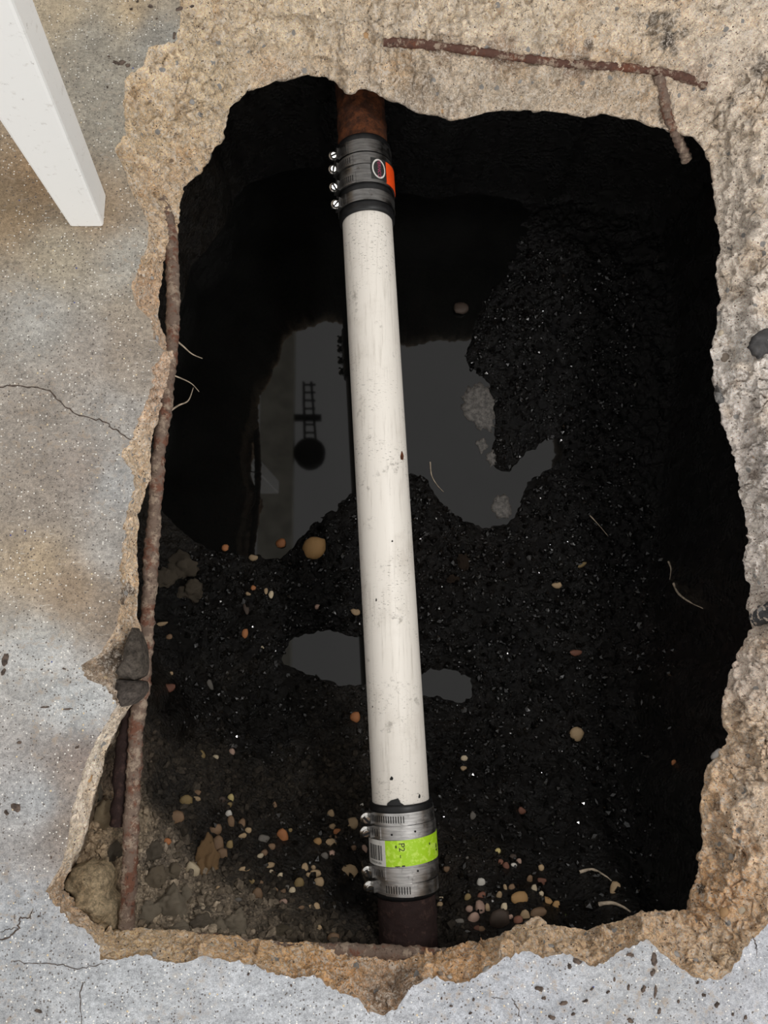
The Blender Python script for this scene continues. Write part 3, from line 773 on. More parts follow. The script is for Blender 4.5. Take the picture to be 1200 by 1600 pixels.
# --- far coupling
cu = add('pipe_coupling', None, None, label='far rubber pipe coupling with four steel clamps and orange label', cat='coupling')
RU = .0475
mb = MB()
sa, sb = s_at(207, RU), s_at(327, RU)
prof = [(sa, .044), (sa, RU), (sa + .004, RU + .0022), (sa + .010, RU + .0012)] + [(s, RU + .0010) for s in np.linspace(sa + .012, sb - .03, 12)] + [(sb - .028, RU + .0022), (sb - .024, RU + .0008), (sb - .012, RU + .0006), (sb - .008, RU + .0022), (sb - .002, RU + .002), (sb, RU), (sb, .044)]
revolve(mb, prof); add('rubber_sleeve', mb.build('rubber_sleeve'), M_RUBBER, cu)
RS = RU + .0032
mb = MB(); patch(mb, s_at(237, RS), s_at(284, RS), -170, 178, RS - .001, RS, 90, 0, 3)
sh = add('steel_shield', mb.build('steel_shield'), M_STEELD, cu)
for (y0, y1, r, sl, sa_) in ((216, 235, RU + .0030, (128, 150), .5), (239, 254, RS + .0016, (118, 152), 1.4), (267, 283, RS + .0016, (114, 152), 2.2), (294, 311, RU + .0034, (140, 152), .9)):
    clamp(cu, y0, y1, r, .0078, sl, sa_, M_STEELD)
rl = RS + .0022
s0, s1 = s_at(245, rl), s_at(278, rl)
mb = MB(); patch(mb, s0, s1, 46, 80, rl - .0008, rl, 20); lab = add('label', mb.build('label'), M_INK, cu); lab['label'] = 'black label with white oval'
mb = MB(); patch(mb, s0 + .001, s1 + .002, -15, 47, rl - .0006, rl + .0003, 24); lo = add('orange_sticker', mb.build('orange_sticker'), M_ORANGE, cu); lo['label'] = 'orange sticker'
mb = MB(); n = 40; rows_ = []
for k in (1.0, .82):
    rows_.append([cyl((s0 + s1) / 2 + .46 * (s1 - s0) * k * math.sin(t), math.radians(64) + math.radians(14) * k * math.cos(t), rl + .0005) for t in np.linspace(0, 2 * math.pi, n, endpoint=False)])
mb.grid(np.array(rows_), True); add('oval_ring', mb.build('oval_ring'), M_WHITEP, lab)
wrap_text('FERNCO', (s0 + s1) / 2, 64, .0088, rl + .0006, -math.pi / 2, 'lettering', M_PINK, lab)

# --- near coupling
cl_ = add('pipe_coupling', None, None, label='near steel-banded pipe coupling with lime green barcode label', cat='coupling')
RL = .0480
sa, sb = s_at(1259, RL), s_at(1409, RL)
mb = MB()
revolve(mb, [(sa, .044), (sa, RL), (sa + .003, RL + .0018), (sa + .010, RL + .0008)] + [(s, RL + .0008) for s in np.linspace(sa + .012, sb - .012, 14)] + [(sb - .006, RL + .0018), (sb, RL), (sb, .043)])
add('rubber_sleeve', mb.build('rubber_sleeve'), M_RUBBER, cl_)
mb = MB(); n = 9
fl = [(603, 1266), (605, 1255), (611, 1250), (622, 1247), (626, 1254), (634, 1260), (634, 1267)]
def on_cyl(px, py, r):
    s = s_at(py, r); t = min(np.linspace(5, 178, 347), key=lambda t: abs(proj(cyl(s, math.radians(t), r))[0] - px)); return cyl(s, math.radians(t), r)
ring = [on_cyl(x, y, RP + .0016) for x, y in fl]
mb.fan(ring, on_cyl(618, 1257, RP + .0022)); mb.fan([p - UP * .002 for p in ring], on_cyl(618, 1257, RP)); add('rubber_flap', mb.build('rubber_flap'), M_RUBBER, cl_)
RSL = RL + .003
mb = MB(); patch(mb, s_at(1291, RSL), s_at(1381, RSL), -170, 178, RSL - .001, RSL, 90, 0, 3)
add('steel_shield', mb.build('steel_shield'), M_STEEL, cl_)
for (y0, y1, r, sl, sa_, ti) in ((1271, 1290, RL + .0028, (88, 152), 2.3, 0), (1293, 1313, RSL + .0016, (136, 152), .3, .0006), (1357, 1377, RSL + .0016, (130, 152), 2.0, .0010), (1381, 1402, RL + .0028, (84, 128), .1, .0020)):
    clamp(cl_, y0, y1, r, .0086, sl, sa_, M_STEEL, ti)
for py, px in ((1301, 649), (1363, 653), (1304, 612)):
    s = s_at(py, RSL + .002); t = min(np.linspace(20, 160, 281), key=lambda t: abs(proj(cyl(s, math.radians(t), RSL + .002))[0] - px))
    mb = MB()
    ring = [cyl(s + .0016 * math.sin(q), math.radians(t) + .0016 / RSL * math.cos(q), RSL + .0022) for q in np.linspace(0, 2 * np.pi, 12, endpoint=False)]
    mb.fan(ring, cyl(s, math.radians(t), RSL + .0018)); add('rivet_hole', mb.build('rivet_hole'), M_DARK, cl_)
rl = RSL + .0020
s0, s1 = s_at(1313, rl), s_at(1354, rl)
mb = MB(); patch(mb, s0, s1, -8, 124, rl - .0008, rl, 60, -.0016, 3); lab = add('label', mb.build('label'), M_LIME, cl_); lab['label'] = 'lime green label'
mb = MB(); patch(mb, s0, s1, 124, 186, rl - .0008, rl + .0001, 30, -.0016, 3); lw = add('barcode_label', mb.build('barcode_label'), M_WHITEP, cl_); lw['label'] = 'white barcode label'
mb = MB(); a = 131.0; wd = s1 - s0
for i, bw in enumerate([1.2, .6, 2.0, .7, .7, 1.6, .6, 2.2, .7, 1.1, 1.9, .6, .9]):
    patch(mb, s0 + wd * .20, s0 + wd * .78, a, a + bw, rl, rl + .0004, 4, -.0016); a += bw + [1.2, 1.8, 1.0, 2.2, 1.4][i % 5]
add('barcode', mb.build('barcode'), M_INK, lw)
wrap_text('MADE IN USA', s0 + wd * .89 + .0010, 146, .0042, rl + .0005, 0, 'lettering', M_INK, lw)
wrap_text('P2', s0 + wd * .26, 96, .0125, rl + .0004, -math.pi / 2, 'handwriting', M_INK, lab)
for (f0, f1, a0, a1) in ((.45, .62, 22, 25), (.66, .72, 20, 26), (.28, .36, 44, 46), (.95, 1.0, 92, 97), (.97, 1.0, 100, 108), (.55, .66, 98, 99), (.18, .28, 104, 106)):
    mb = MB(); patch(mb, s0 + wd * f0, s0 + wd * f1, a0, a1, rl, rl + .0004, 4, -.0016)
    add('scuff', mb.build('scuff'), M_INK, lab)

# ------------------------------------------------------------------ reinforcing bars
def tube(pts, r, n=12, ribs=0.0, pitch=.012, seed=0, sub=10, taper=None):
    P = np.array(pts, float)
    # catmull-rom
    Q = []
    for i in range(len(P) - 1):
        p0, p1, p2, p3 = P[max(i - 1, 0)], P[i], P[i + 1], P[min(i + 2, len(P) - 1)]
        m = max(2, sub)
        for t in np.linspace(0, 1, m, endpoint=False):
            Q.append(.5 * ((2 * p1) + (p2 - p0) * t + (2 * p0 - 5 * p1 + 4 * p2 - p3) * t * t + (3 * p1 - p0 - 3 * p2 + p3) * t ** 3))
    Q.append(P[-1]); Q = np.array(Q)
    T = np.gradient(Q, axis=0); T /= np.linalg.norm(T, axis=1)[:, None]
    e1 = np.cross(T, np.array([0.3, 0.2, .93])); e1 /= np.linalg.norm(e1, axis=1)[:, None]
    e2 = np.cross(T, e1)
    L = np.concatenate([[0], np.cumsum(np.linalg.norm(np.diff(Q, axis=0), axis=1))])
    a = np.linspace(0, 2 * np.pi, n, endpoint=False)[None]
    rr = np.full((len(Q), n), float(r))
    if ribs:
        rr += ribs * (np.cos(2 * np.pi * (L[:, None] / pitch) + a) > .45) + ribs * .7 * (np.abs(np.sin(a / 2 * 2)) < .2)
        base = Q[:, None] + r * (np.cos(a)[..., None] * e1[:, None] + np.sin(a)[..., None] * e2[:, None])
        rr += r * .22 * fbm(base, 55, 3, seed)
    if taper is not None: rr *= np.interp(L / L[-1], [0, 1], taper)[:, None]
    mb = MB()
    mb.grid(Q[:, None] + rr[..., None] * (np.cos(a)[..., None] * e1[:, None] + np.sin(a)[..., None] * e2[:, None]), True)
    for k in (0, -1):
        mb.fan(Q[k] + rr[k][:, None] * (np.cos(a[0])[:, None] * e1[k] + np.sin(a[0])[:, None] * e2[k]), Q[k])
    return mb

lp = [(250, 310), (266, 365), (270, 450), (268, 540), (257, 640), (247, 720), (241, 800), (236, 880), (231, 960), (226, 1030), (221, 1085), (213, 1150), (209, 1220), (206, 1290), (203, 1360), (198, 1450), (192, 1500)]
mb = tube([unproj(x, y, -.078) for x, y in lp], .0092, 14, .0011, .014, 5, 26)
add('rebar', mb.build('rebar'), M_REBAR, label='long rusty reinforcing bar running along the left edge of the pit', cat='rebar')
mb = tube([unproj(x, y, -.094) for x, y in [(222, 1030), (206, 1095), (198, 1150), (192, 1210), (186, 1290)]], .0105, 12, .0008, .014, 8, 20)
add('rebar', mb.build('rebar'), M_RUSTD, label='short dark rusted bar beside the long bar at lower left', cat='rebar')
tp = [(598, 58), (640, 66), (690, 73), (750, 82), (810, 92), (870, 99), (930, 102), (990, 106), (1050, 112), (1108, 128)]
pts = []
for x, y in tp:
    p, n = face_at(x, y); pts.append(p + n * .0006)
pts = np.array(pts); pts[0] -= [0, 0, .010]; pts[-1] -= [0, 0, .010]; pts[1:-1] = (pts[:-2] + 2 * pts[1:-1] + pts[2:]) / 4
mb = tube(pts, .0062, 12, .0009, .012, 12, 24)
add('rebar', mb.build('rebar'), M_REBAR2, label='rusty bar half buried in the concrete along the far edge', cat='rebar')
a, _ = face_at(1028, 118); b, _ = face_at(1036, 150); c, _ = face_at(1042, 180)
pp = [a, b + [0, -.004, .002], c + [0, -.006, .002], unproj(1052, 203, c[2] - .012), unproj(1064, 226, c[2] - .03), unproj(1074, 250, c[2] - .05)]
mb = tube(pp, .0078, 14, .0014, .011, 15, 26)
add('rebar', mb.build('rebar'), M_REBAR, label='bent rusty bar end sticking down into the pit at upper right', cat='rebar')
pp = [unproj(x, y, -.088) for x, y in [(215, 1470), (300, 1469), (380, 1477), (470, 1485), (560, 1487), (640, 1490), (720, 1496)]]
mb = tube(pp, .0080, 12, .0010, .012, 18, 24)
add('rebar', mb.build('rebar'), M_REBAR, label='rusty bar along the underside of the near concrete edge', cat='rebar')

# ------------------------------------------------------------------ white leg
def leg_sec(h, grow):
    z = h
    fl, fr, br = unproj(110, 355, 0.), unproj(162, 355, 0.), unproj(166, 304, 0.)
    bl = fl + (br - fr)
    g = np.array([grow, 0, 0])
    q = [fl, fr + g, br + g, bl]
    return [p + np.array([0, 0, z]) for p in q]
mb = MB()
def rounded(q, rad=.004):
    out = []
    for i in range(4):
        p, a, b = q[i], q[i - 1], q[(i + 1) % 4]
        da = (a - p) / np.linalg.norm(a - p); db = (b - p) / np.linalg.norm(b - p)
        for t in (0, .5, 1):
            out.append(p + rad * ((1 - t) ** 2 * da + t ** 2 * db))
    return np.array(out)
hs = [0.0, .003, .02, .06, .12, .2, .3, .45, .6, .72]
rings = []
for h in hs:
    q = leg_sec(h, .098 * h)
    if h == 0.0:
        cc = sum(q) / 4; q = [cc + (p - cc) * .93 for p in q]
    rings.append(rounded(q))
mb.grid(np.array(rings), True); mb.fan(rings[0], rings[0].mean(0)); mb.fan(rings[-1], rings[-1].mean(0))
legm = mb.build('table_leg', False)
add('table_leg', legm, M_PAINT, label='white painted tapered square leg standing on the floor', cat='leg')

# ------------------------------------------------------------------ stones
import bmesh
def rock_mesh(seed, sub=2, rough=.22, facet=0.0, flat=.7):
    bm = bmesh.new(); bmesh.ops.create_icosphere(bm, subdivisions=sub, radius=1.0)
    P = np.array([v.co[:] for v in bm.verts])
    d = 1 + rough * vnoise(P + seed * 7.7, 1.1, seed) + rough * .5 * vnoise(P + seed, 2.6, seed + 5)
    if facet:
        for k in range(int(facet)):
            n = rng.normal(size=3); n /= np.linalg.norm(n)
            lim = .62 + .2 * rng.random()
            pr = (P * d[:, None]) @ n
            d = np.where(pr > lim, d * lim / np.maximum(pr, 1e-6), d)
    P = P * d[:, None]; P[:, 2] *= flat
    for v, p in zip(bm.verts, P): v.co = p
    me = bpy.data.meshes.new('pebble'); bm.to_mesh(me); bm.free()
    for p in me.polygons: p.use_smooth = True
    me.materials.append(M_STONE)
    return me
ROUND = [rock_mesh(s, 2, .2, 0, .7) for s in range(1, 6)]
ANG = [rock_mesh(s + 20, 2, .2, 7, .75) for s in range(1, 6)]

COLS = {'tan': (176, 146, 104), 'pale': (204, 184, 148), 'gold': (182, 136, 72), 'orange': (176, 106, 46), 'brown': (124, 94, 64), 'dark': (70, 56, 46), 'red': (122, 74, 52), 'pink': (176, 140, 120), 'grey': (104, 98, 90), 'white': (206, 200, 188), 'olive': (136, 112, 62), 'yellow': (208, 186, 110)}
NAMEC = {'pale': 'cream', 'gold': 'golden', 'dark': 'dark brown', 'red': 'reddish brown', 'pink': 'pinkish'}

def stone(px, py, wpx, hpx, colr, shape='r', label=None, group=None, name='pebble', sink=.25, cat='pebble'):
    p = mud_hit(px, py)
    dist = np.linalg.norm(p - np.array([0, 0, CAM_H]))
    k = dist / F / 2
    me = random.choice(ROUND if shape == 'r' else ANG)
    o = bpy.data.objects.new(name, me); COL.objects.link(o)
    a, b = wpx * k, hpx * k
    c = min(a, b) * .9
    o.scale = (a, b, c)
    o.location = p + np.array([0, 0, c * (.62 - sink) + .001])
    o.rotation_euler = (random.uniform(-.3, .3), random.uniform(-.3, .3), random.uniform(-.35, .35))
    v = lin(COLS[colr]); v = (v * .82 + v.mean() * .18) * random.uniform(.8, 1.15)
    o.color = (float(v[0]), float(v[1]), float(v[2]), 1)
    o['label'] = label; o['category'] = cat
    if group: o['group'] = group
    return o

# single stones that stand out
SP = [(491,857,36,38,'gold','r','large golden stone at the near shore of the big puddle'),
(439,849,17,15,'orange','r','dull orange stone lying in the tip of the big puddle'),
(396,872,17,12,'tan','a','flat tan stone on the mud left of the big golden stone'),
(352,856,11,11,'orange','r','dim orange pebble alone in the black water at left'),
(899,1146,20,21,'tan','r','round tan pebble alone on black mud right of the pipe'),
(960,1388,16,19,'tan','r','oval tan pebble alone near the right end of the near edge'),
(556,957,18,12,'tan','a','tan chip touching the left side of the white pipe'),
(555,1120,16,16,'orange','r','orange pebble beside the pipe below the small left puddle'),
(899,1020,24,12,'red','a','reddish brown fragment on the mud right of the small puddles'),
(870,915,18,11,'tan','a','tan flake on the right mud above the reddish fragment'),
(908,883,20,8,'olive','a','thin olive sliver on the right mud'),
(265,1075,22,16,'red','a','reddish brown stone on the mud beside the long left bar'),
(329,1071,10,17,'grey','a','upright grey chip on the left mud slope'),
(383,990,10,15,'orange','r','orange oval pebble left of the small left puddle'),
(496,948,9,10,'pink','a','pink triangular chip above the small left puddle'),
(725,1185,14,10,'pale','a','cream upper half of a curved chip right of the pipe'),
(724,1200,11,9,'tan','a','tan lower half of a curved chip right of the pipe'),
(549,1286,22,17,'tan','r','large tan pebble left of the topmost clamp of the near coupling'),
(547,1361,25,18,'tan','r','large tan pebble left of the third clamp of the near coupling'),
(442,1306,17,21,'orange','r','bright orange pebble in the gravel left of the near coupling'),
(302,1358,24,30,'pale','a','pale cream wedge of stone beside the big brown rock'),
(324,1347,38,56,'brown','a','biggest brown rock on the lower left bank'),
(277,1277,30,19,'brown','a','blocky brown stone on the left bank near the long bar'),
(291,1252,19,21,'olive','r','round olive stone above the blocky brown stone'),
(262,1315,14,11,'orange','a','small orange brown stone just right of the long bar'),
(811,1402,26,18,'gold','r','largest golden pebble in the gravel right of the near coupling'),
(853,1407,20,12,'gold','a','flat golden brown stone right of the largest golden pebble'),
(868,1414,11,18,'gold','a','upright golden brown stone at the right end of the gravel'),
(840,1425,27,20,'brown','a','brown stone tucked behind the bump of the near edge'),
(820,1431,14,19,'tan','r','upright tan oval pebble at the bump of the near edge'),
(780,1438,34,32,'dark','a','large dark grey stone on the near edge right of the coupling'),
(750,1418,18,23,'pink','a','pinkish brown pointed stone above the dark grey stone'),
(739,1435,16,22,'pink','r','rounded pinkish stone left of the dark grey stone'),
(522,1466,20,16,'brown','a','brown block sitting on the near concrete edge left of the iron pipe'),
(751,1379,14,14,'white','r','small whitish round pebble alone right of the lime label'),
(404,1397,17,20,'brown','a','pointed brown stone low in the left gravel'),
(495,1417,9,14,'tan','r','upright tan pebble lowest in the left gravel'),
(316,1179,10,13,'olive','r','small olive pebble high on the left bank'),
(337,1183,10,8,'pale','r','small cream pebble high on the left bank'),
(363,1175,10,11,'pink','r','small pinkish pebble highest on the left bank'),
(361,1246,10,11,'yellow','r','small bright yellow pebble on the left bank'),
(358,1272,10,13,'white','r','small whitish pebble below the bright yellow one'),
(845,1356,10,10,'tan','a','tan chip alone above the right gravel'),
(814,1266,14,12,'red','a','dim reddish stone on the mud well above the right gravel'),
(720,484,26,20,'dark','r','faint dark stone in the black water right of the pipe')]
for x, y, a, b, c, sh_, lb in SP:
    o_ = stone(x, y, a, b, c, sh_, lb, sink=.2, cat='stone' if max(a, b) > 24 else 'pebble', name='stone' if max(a, b) > 24 else 'pebble')

REST_L = [(359,1257,8,8,'olive','r'),(362,1284,13,20,'brown','a'),(338,1295,18,15,'brown','r'),(379,1288,13,17,'brown','a'),(388,1297,10,9,'tan','r'),(379,1306,13,8,'tan','r'),(308,1238,12,8,'brown','r'),(308,1248,15,7,'tan','a'),(347,1249,11,10,'dark','r'),(298,1320,10,5,'tan','a'),(342,1320,20,26,'brown','a'),(348,1335,19,17,'brown','a'),(359,1321,10,16,'olive','r'),(382,1358,15,10,'tan','r'),(394,1378,11,10,'olive','r'),(373,1407,12,9,'grey','a'),(342,1388,8,8,'tan','a'),(345,1395,8,6,'tan','a'),
(517,1271,11,12,'tan','r'),(520,1292,12,10,'tan','a'),(527,1299,13,12,'orange','a'),(521,1308,13,7,'brown','r'),(518,1317,19,12,'tan','a'),(496,1314,14,10,'gold','r'),(454,1297,7,6,'olive','r'),(412,1310,19,15,'grey','a'),(425,1322,11,9,'brown','r'),(407,1337,12,10,'pale','a'),(414,1332,11,9,'brown','a'),(421,1352,15,10,'tan','r'),(424,1362,7,7,'pale','r'),(437,1371,8,16,'pale','r'),(428,1373,6,6,'pale','a'),(407,1382,10,12,'brown','a'),(477,1355,10,12,'tan','r'),(490,1355,7,7,'tan','r'),(482,1367,8,8,'tan','r'),(493,1364,19,15,'tan','a'),(498,1378,16,15,'tan','r'),(467,1380,14,19,'olive','r'),(457,1392,10,11,'pale','r'),(448,1387,10,10,'grey','r'),(442,1392,9,8,'brown','r'),(443,1409,14,13,'pink','a'),(455,1407,12,8,'brown','a'),(485,1416,6,6,'tan','r'),(471,1418,10,6,'brown','r'),(552,1325,9,10,'brown','r'),(570,1326,8,12,'pink','r'),(519,1333,11,10,'pink','a'),(507,1337,12,11,'grey','r'),(565,1257,7,5,'white','r'),(430,1260,7,14,'brown','r'),(497,1449,13,8,'tan','r'),(430,1391,9,10,'brown','r')]
REST_R = [(778,1330,9,9,'yellow','r'),(782,1347,9,9,'red','r'),(790,1353,10,12,'red','r'),(803,1352,10,7,'white','a'),(810,1346,8,10,'pink','r'),(801,1339,11,10,'dark','r'),(697,1357,11,10,'brown','a'),(731,1340,9,6,'grey','a'),(779,1399,8,15,'tan','r'),(789,1387,6,10,'tan','r'),(799,1386,10,10,'brown','r'),(834,1388,9,12,'pale','r'),(827,1375,10,15,'brown','a'),(845,1376,15,13,'red','a'),(845,1396,9,10,'pale','a'),(787,1417,9,13,'pale','r'),(733,1421,12,11,'pink','a'),(762,1420,8,14,'tan','a'),(752,1398,14,12,'red','a'),(731,1402,11,12,'olive','r'),(752,1452,14,10,'brown','a'),(686,1403,13,7,'pale','a'),(687,1413,9,9,'tan','r'),(717,1439,14,8,'grey','r'),(809,1437,13,13,'red','r'),(798,1433,8,8,'pink','r'),(738,1274,10,14,'grey','a'),(745,1450,10,8,'red','r'),(1052,1192,7,10,'orange','r')]
REST_M = [(397,920,12,12,'orange','a'),(424,929,9,15,'pale','a'),(416,924,7,12,'tan','a'),(253,975,20,8,'tan','a'),(265,995,10,8,'brown','r'),(385,952,10,22,'dark','a'),(388,928,10,7,'tan','a'),(268,1052,6,6,'tan','r'),(410,1012,6,6,'pale','a')]
MARKS = [(442,1306,'the bright orange pebble'),(302,1358,'the cream wedge'),(324,1347,'the biggest brown rock'),(277,1277,'the blocky brown stone'),(291,1252,'the round olive stone'),(549,1286,'the large tan pebble by the topmost clamp'),(547,1361,'the large tan pebble by the third clamp'),(811,1402,'the largest golden pebble'),(780,1438,'the large dark stone'),(750,1418,'the pointed pinkish stone'),(739,1435,'the rounded pinkish stone'),(404,1397,'the pointed brown stone'),(495,1417,'the lowest upright tan pebble'),(361,1246,'the bright yellow pebble'),(358,1272,'the whitish pebble'),(751,1379,'the whitish round pebble'),(845,1356,'the lone tan chip'),(491,857,'the large golden stone'),(383,990,'the orange oval pebble'),(396,872,'the flat tan stone'),(265,1075,'the reddish stone'),(814,1266,'the dim reddish stone'),(1000,1192,'the right wall'),(868,1414,'the upright golden stone'),(640,1335,'the lime label')]
used_l = {}
def where_is(x, y, skip=()):
    m_ = sorted((q for q in MARKS if q[2] not in skip), key=lambda q: math.hypot(q[0] - x, q[1] - y))[0]
    dx, dy = x - m_[0], y - m_[1]
    a_ = math.degrees(math.atan2(-dy, dx)) % 360
    return ['right of', 'up and right of', 'above', 'up and left of', 'left of', 'down and left of', 'below', 'down and right of'][int((a_ + 22.5) // 45) % 8], m_[2]
for lst, grp in ((REST_L, 'gravel left of the near coupling'), (REST_R, 'gravel right of the near coupling'), (REST_M, 'bits on the mud at left')):
    for x, y, a, b, c, sh_ in lst:
        cn = NAMEC.get(c, c)
        kind = 'rounded' if sh_ == 'r' else 'angular'
        size = 'tiny' if max(a, b) < 9 else ('small' if max(a, b) < 14 else 'medium')
        skip = []
        while True:
            d_, l_ = where_is(x, y, skip)
            lb = f'{size} {cn} {kind} pebble {d_} {l_}'
            if lb not in used_l: break
            skip.append(l_)
        used_l[lb] = 1
        stone(x, y, a, b, c, sh_, lb, grp, sink=.2)

# lumps of dry soil on the lower left bank
CLODS = [(267,1413,46,46,'largest grey dry soil clod in the lower left corner'),(315,1442,36,30,'dark grey soil clod resting on the near concrete edge'),(291,1398,18,26,'upright grey clod right of the largest soil clod'),(315,1423,26,17,'flat grey clod above the dark grey one'),(368,1441,36,34,'grey soil clod at the right end of the row on the near edge'),(342,1447,20,24,'narrow grey clod between two larger clods on the near edge'),(283,1448,28,18,'grey clod wedged below the largest soil clod'),(242,1372,34,38,'brownish soil clod beside the foot of the long bar'),(232,1425,30,34,'tan soil clod at the foot of the long bar'),(270,1362,24,22,'crumbly grey clod left of the pale cream wedge'),(240,1330,28,30,'crumbly clod halfway up beside the long bar'),(160,1275,36,44,'tan soil clod between the floor edge and the bars'),(150,1235,22,34,'dark soil clod high between the floor edge and the bars'),(178,1330,26,30,'brown soil clod left of the long bar above the corner chunk'),(440,1455,40,16,'low brown soil ridge on the near edge left of the pipe'),(285,888,62,40,'large grey brown clod on the mud at the left wall'),(300,925,42,34,'lower grey brown clod at the left wall'),(258,905,34,40,'grey brown clod touching the long left bar'),(595,1440,18,46,'dark soil clod left of the near iron pipe'),(723,880,20,34,'brown soil lump at the right foot of the big puddle'),(707,905,22,16,'brown soil lump below the big puddle right of the pipe')]
CLODM = [rock_mesh(s + 40, 4, .30, 5, .8) for s in range(1, 6)]
for i_, m_ in enumerate(CLODM):
    V = np.array([v.co[:] for v in m_.vertices]); N_ = V / np.linalg.norm(V, axis=1)[:, None]
    d1, d1b, _ = worley(V + 5 * i_, 2.2, i_)
    V = V + N_ * (.26 * (.5 - d1) + .14 * fbm(V + 3 * i_, 3.5, 3, i_ + 4))[:, None]
    m_.vertices.foreach_set('co', V.astype(np.float32).ravel()); m_.update()
for m_ in CLODM:
    m_.name = 'clod'; m_.materials.clear(); m_.materials.append(M_CLOD)
for o_ in [q for q in bpy.data.objects if q.name.startswith('stone') and 'biggest brown' in str(q.get('label', ''))]:
    o_.data = CLODM[0]
    o_.color = L4(160, 128, 92)
for x, y, a, b, lb in CLODS:
    o = stone(x, y, a, b, 'grey', 'a', lb, name='soil_clod', sink=.35, cat='clod')
    o.data = random.choice(CLODM)
    t = (168, 155, 136) if y > 1380 else (150, 136, 116)
    if x < 200: t = (186, 166, 136)
    if 'dark' in lb or y in (1330,): t = (124, 114, 100)
    if 'left wall' in lb or 'touching' in lb: t = (112, 102, 88)
    if 'lump' in lb: t = (58, 46, 36)
    if 'ridge' in lb: t = (106, 96, 80)
    if 'iron pipe' in lb: t = (40, 34, 29)
    v = lin(t); o.color = (float(v[0]), float(v[1]), float(v[2]), 1)

# irregular slabs shaped from an outline, with their own thickness
def dome(name, outline, zfun, h, m, thick=.006, rings_=7, seed=0, jitter=.15, freq=90, prof=2.0, sub=4):
    C = np.array(outline, float); n0 = len(C); D = []
    for i in range(n0):
        for t in np.linspace(0, 1, sub, endpoint=False): D.append(C[i] * (1 - t) + C[(i + 1) % n0] * t)
    D = np.array(D); c = D.mean(0)
    rng_ = np.random.default_rng(seed + 3)
    D += (D - c) * (rng_.random((len(D), 1)) - .5) * jitter
    base = np.array([zfun(*p) for p in D]); cb = zfun(*c)
    grid = [base - np.array([0, 0, thick])]
    for k in np.linspace(1, .04, rings_):
        P = cb + (base - cb) * k
        z = h * (1 - k ** prof)
        P = P + np.array([0, 0, 1.0]) * (z * (1 + .35 * fbm(P, freq, 2, seed)) + (.25 * h * vnoise(P, freq * 2, seed + 9)))[:, None] * (1 if k < 1 else .0)
        grid.append(P)
    mb = MB(); mb.grid(np.array(grid), True); mb.fan(grid[-1], grid[-1].mean(0) + [0, 0, h * .02]); mb.fan(grid[0][::-1], grid[0].mean(0))
    return mb.build(name)
def at_face(lift=0.0):
    return lambda x, y: face_at(x, y)[0] + np.array([0, 0, lift])
def at_z(z): return lambda x, y: unproj(x, y, z)

def single(name, me, m, colr, label, cat, parent=None):
    o = add(name, me, m, parent, label, cat)
    v = lin(colr); o.color = (float(v[0]), float(v[1]), float(v[2]), 1)
    return o
single('concrete_chunk', dome('concrete_chunk', [(98,1380),(112,1360),(135,1350),(160,1354),(174,1374),(170,1398),(182,1412),(186,1432),(183,1452),(165,1452),(142,1432),(116,1408)], at_z(-.085), .035, M_CLOD, .03, 9, 3, .08, 50), M_CLOD, (206,184,150), 'pale beige concrete chunk in the lower left corner of the hole', 'concrete chunk')
single('mortar_lump', dome('mortar_lump', [(206,980),(214,990),(222,1010),(225,1035),(222,1056),(210,1062),(188,1060),(180,1050),(192,1030),(194,1010)], at_z(-.010), .016, M_CLOD, .03, 8, 5, .06, 40), M_CLOD, (96,88,80), 'smooth dark grey mortar lump on the left slab edge, upper piece', 'mortar lump')
single('mortar_lump', dome('mortar_lump', [(182,1062),(205,1064),(222,1066),(225,1078),(216,1092),(204,1102),(190,1104),(182,1096),(180,1078)], at_z(-.012), .014, M_CLOD, .03, 8, 6, .06, 40), M_CLOD, (92,84,78), 'dark grey mortar lump on the left slab edge, lower piece', 'mortar lump')
single('stone_chip', dome('stone_chip', [(1172,540),(1178,524),(1190,516),(1206,511),(1222,520),(1218,545),(1198,552),(1189,559),(1180,552)], at_z(max(face_at(q_, r_)[0][2] for q_, r_ in ((1180, 530), (1195, 540), (1200, 520), (1190, 552), (1175, 540))) + .0005), .004, M_STONE, .008, 5, 7, .12, 90), M_STONE, (58,56,56), 'black angular chip in the pale concrete at the right border', 'chip')
single('stone_chip', dome('stone_chip', [(1172,965),(1182,948),(1200,942),(1220,945),(1215,965),(1196,976),(1180,978)], at_face(.004), .005, M_STONE, .01, 5, 8, .12, 90), M_STONE, (84,84,86), 'dark grey chip in the right edge where the hole bulges', 'chip')
single('stone_chip', dome('stone_chip', [(1113,606),(1119,601),(1126,614),(1131,628),(1124,631),(1116,618)], at_face(.004), .003, M_STONE, .006, 4, 9, .08, 90), M_STONE, (120,118,116), 'thin grey flint sliver on the right rim of the hole', 'chip')

# aggregate stones embedded in the broken face
AG = [rock_mesh(s + 60, 2, .2, 3, .6) for s in range(1, 5)]
agc = [(176, 172, 168), (156, 152, 148), (190, 168, 138), (200, 186, 164), (176, 140, 100), (148, 134, 120), (206, 200, 192)]
fixed = [(570,58,14),(1120,1178,16),(1140,1340,14),(1130,1425,13),(1158,1420,12),(1185,790,12),(1132,560,18),(1125,520,12),(930,60,9),(1190,310,14),(300,160,8),(475,85,7),(668,82,6),(690,172,10),(1165,1180,10),(760,1515,10),(690,1520,9),(240,1490,10),(265,1488,8),(330,1478,9),(175,1490,8),(860,1478,9),(1060,1490,10)]
for i in range(70):
    th = random.random() * 2 * math.pi; j = int(th / (2 * math.pi) * NA); k = random.randint(8, MR - 6)
    x, y = PXB[k, j]
    if -10 < x < 1210 and -10 < y < 1610: fixed.append((x, y, random.uniform(4.5, 9.5)))
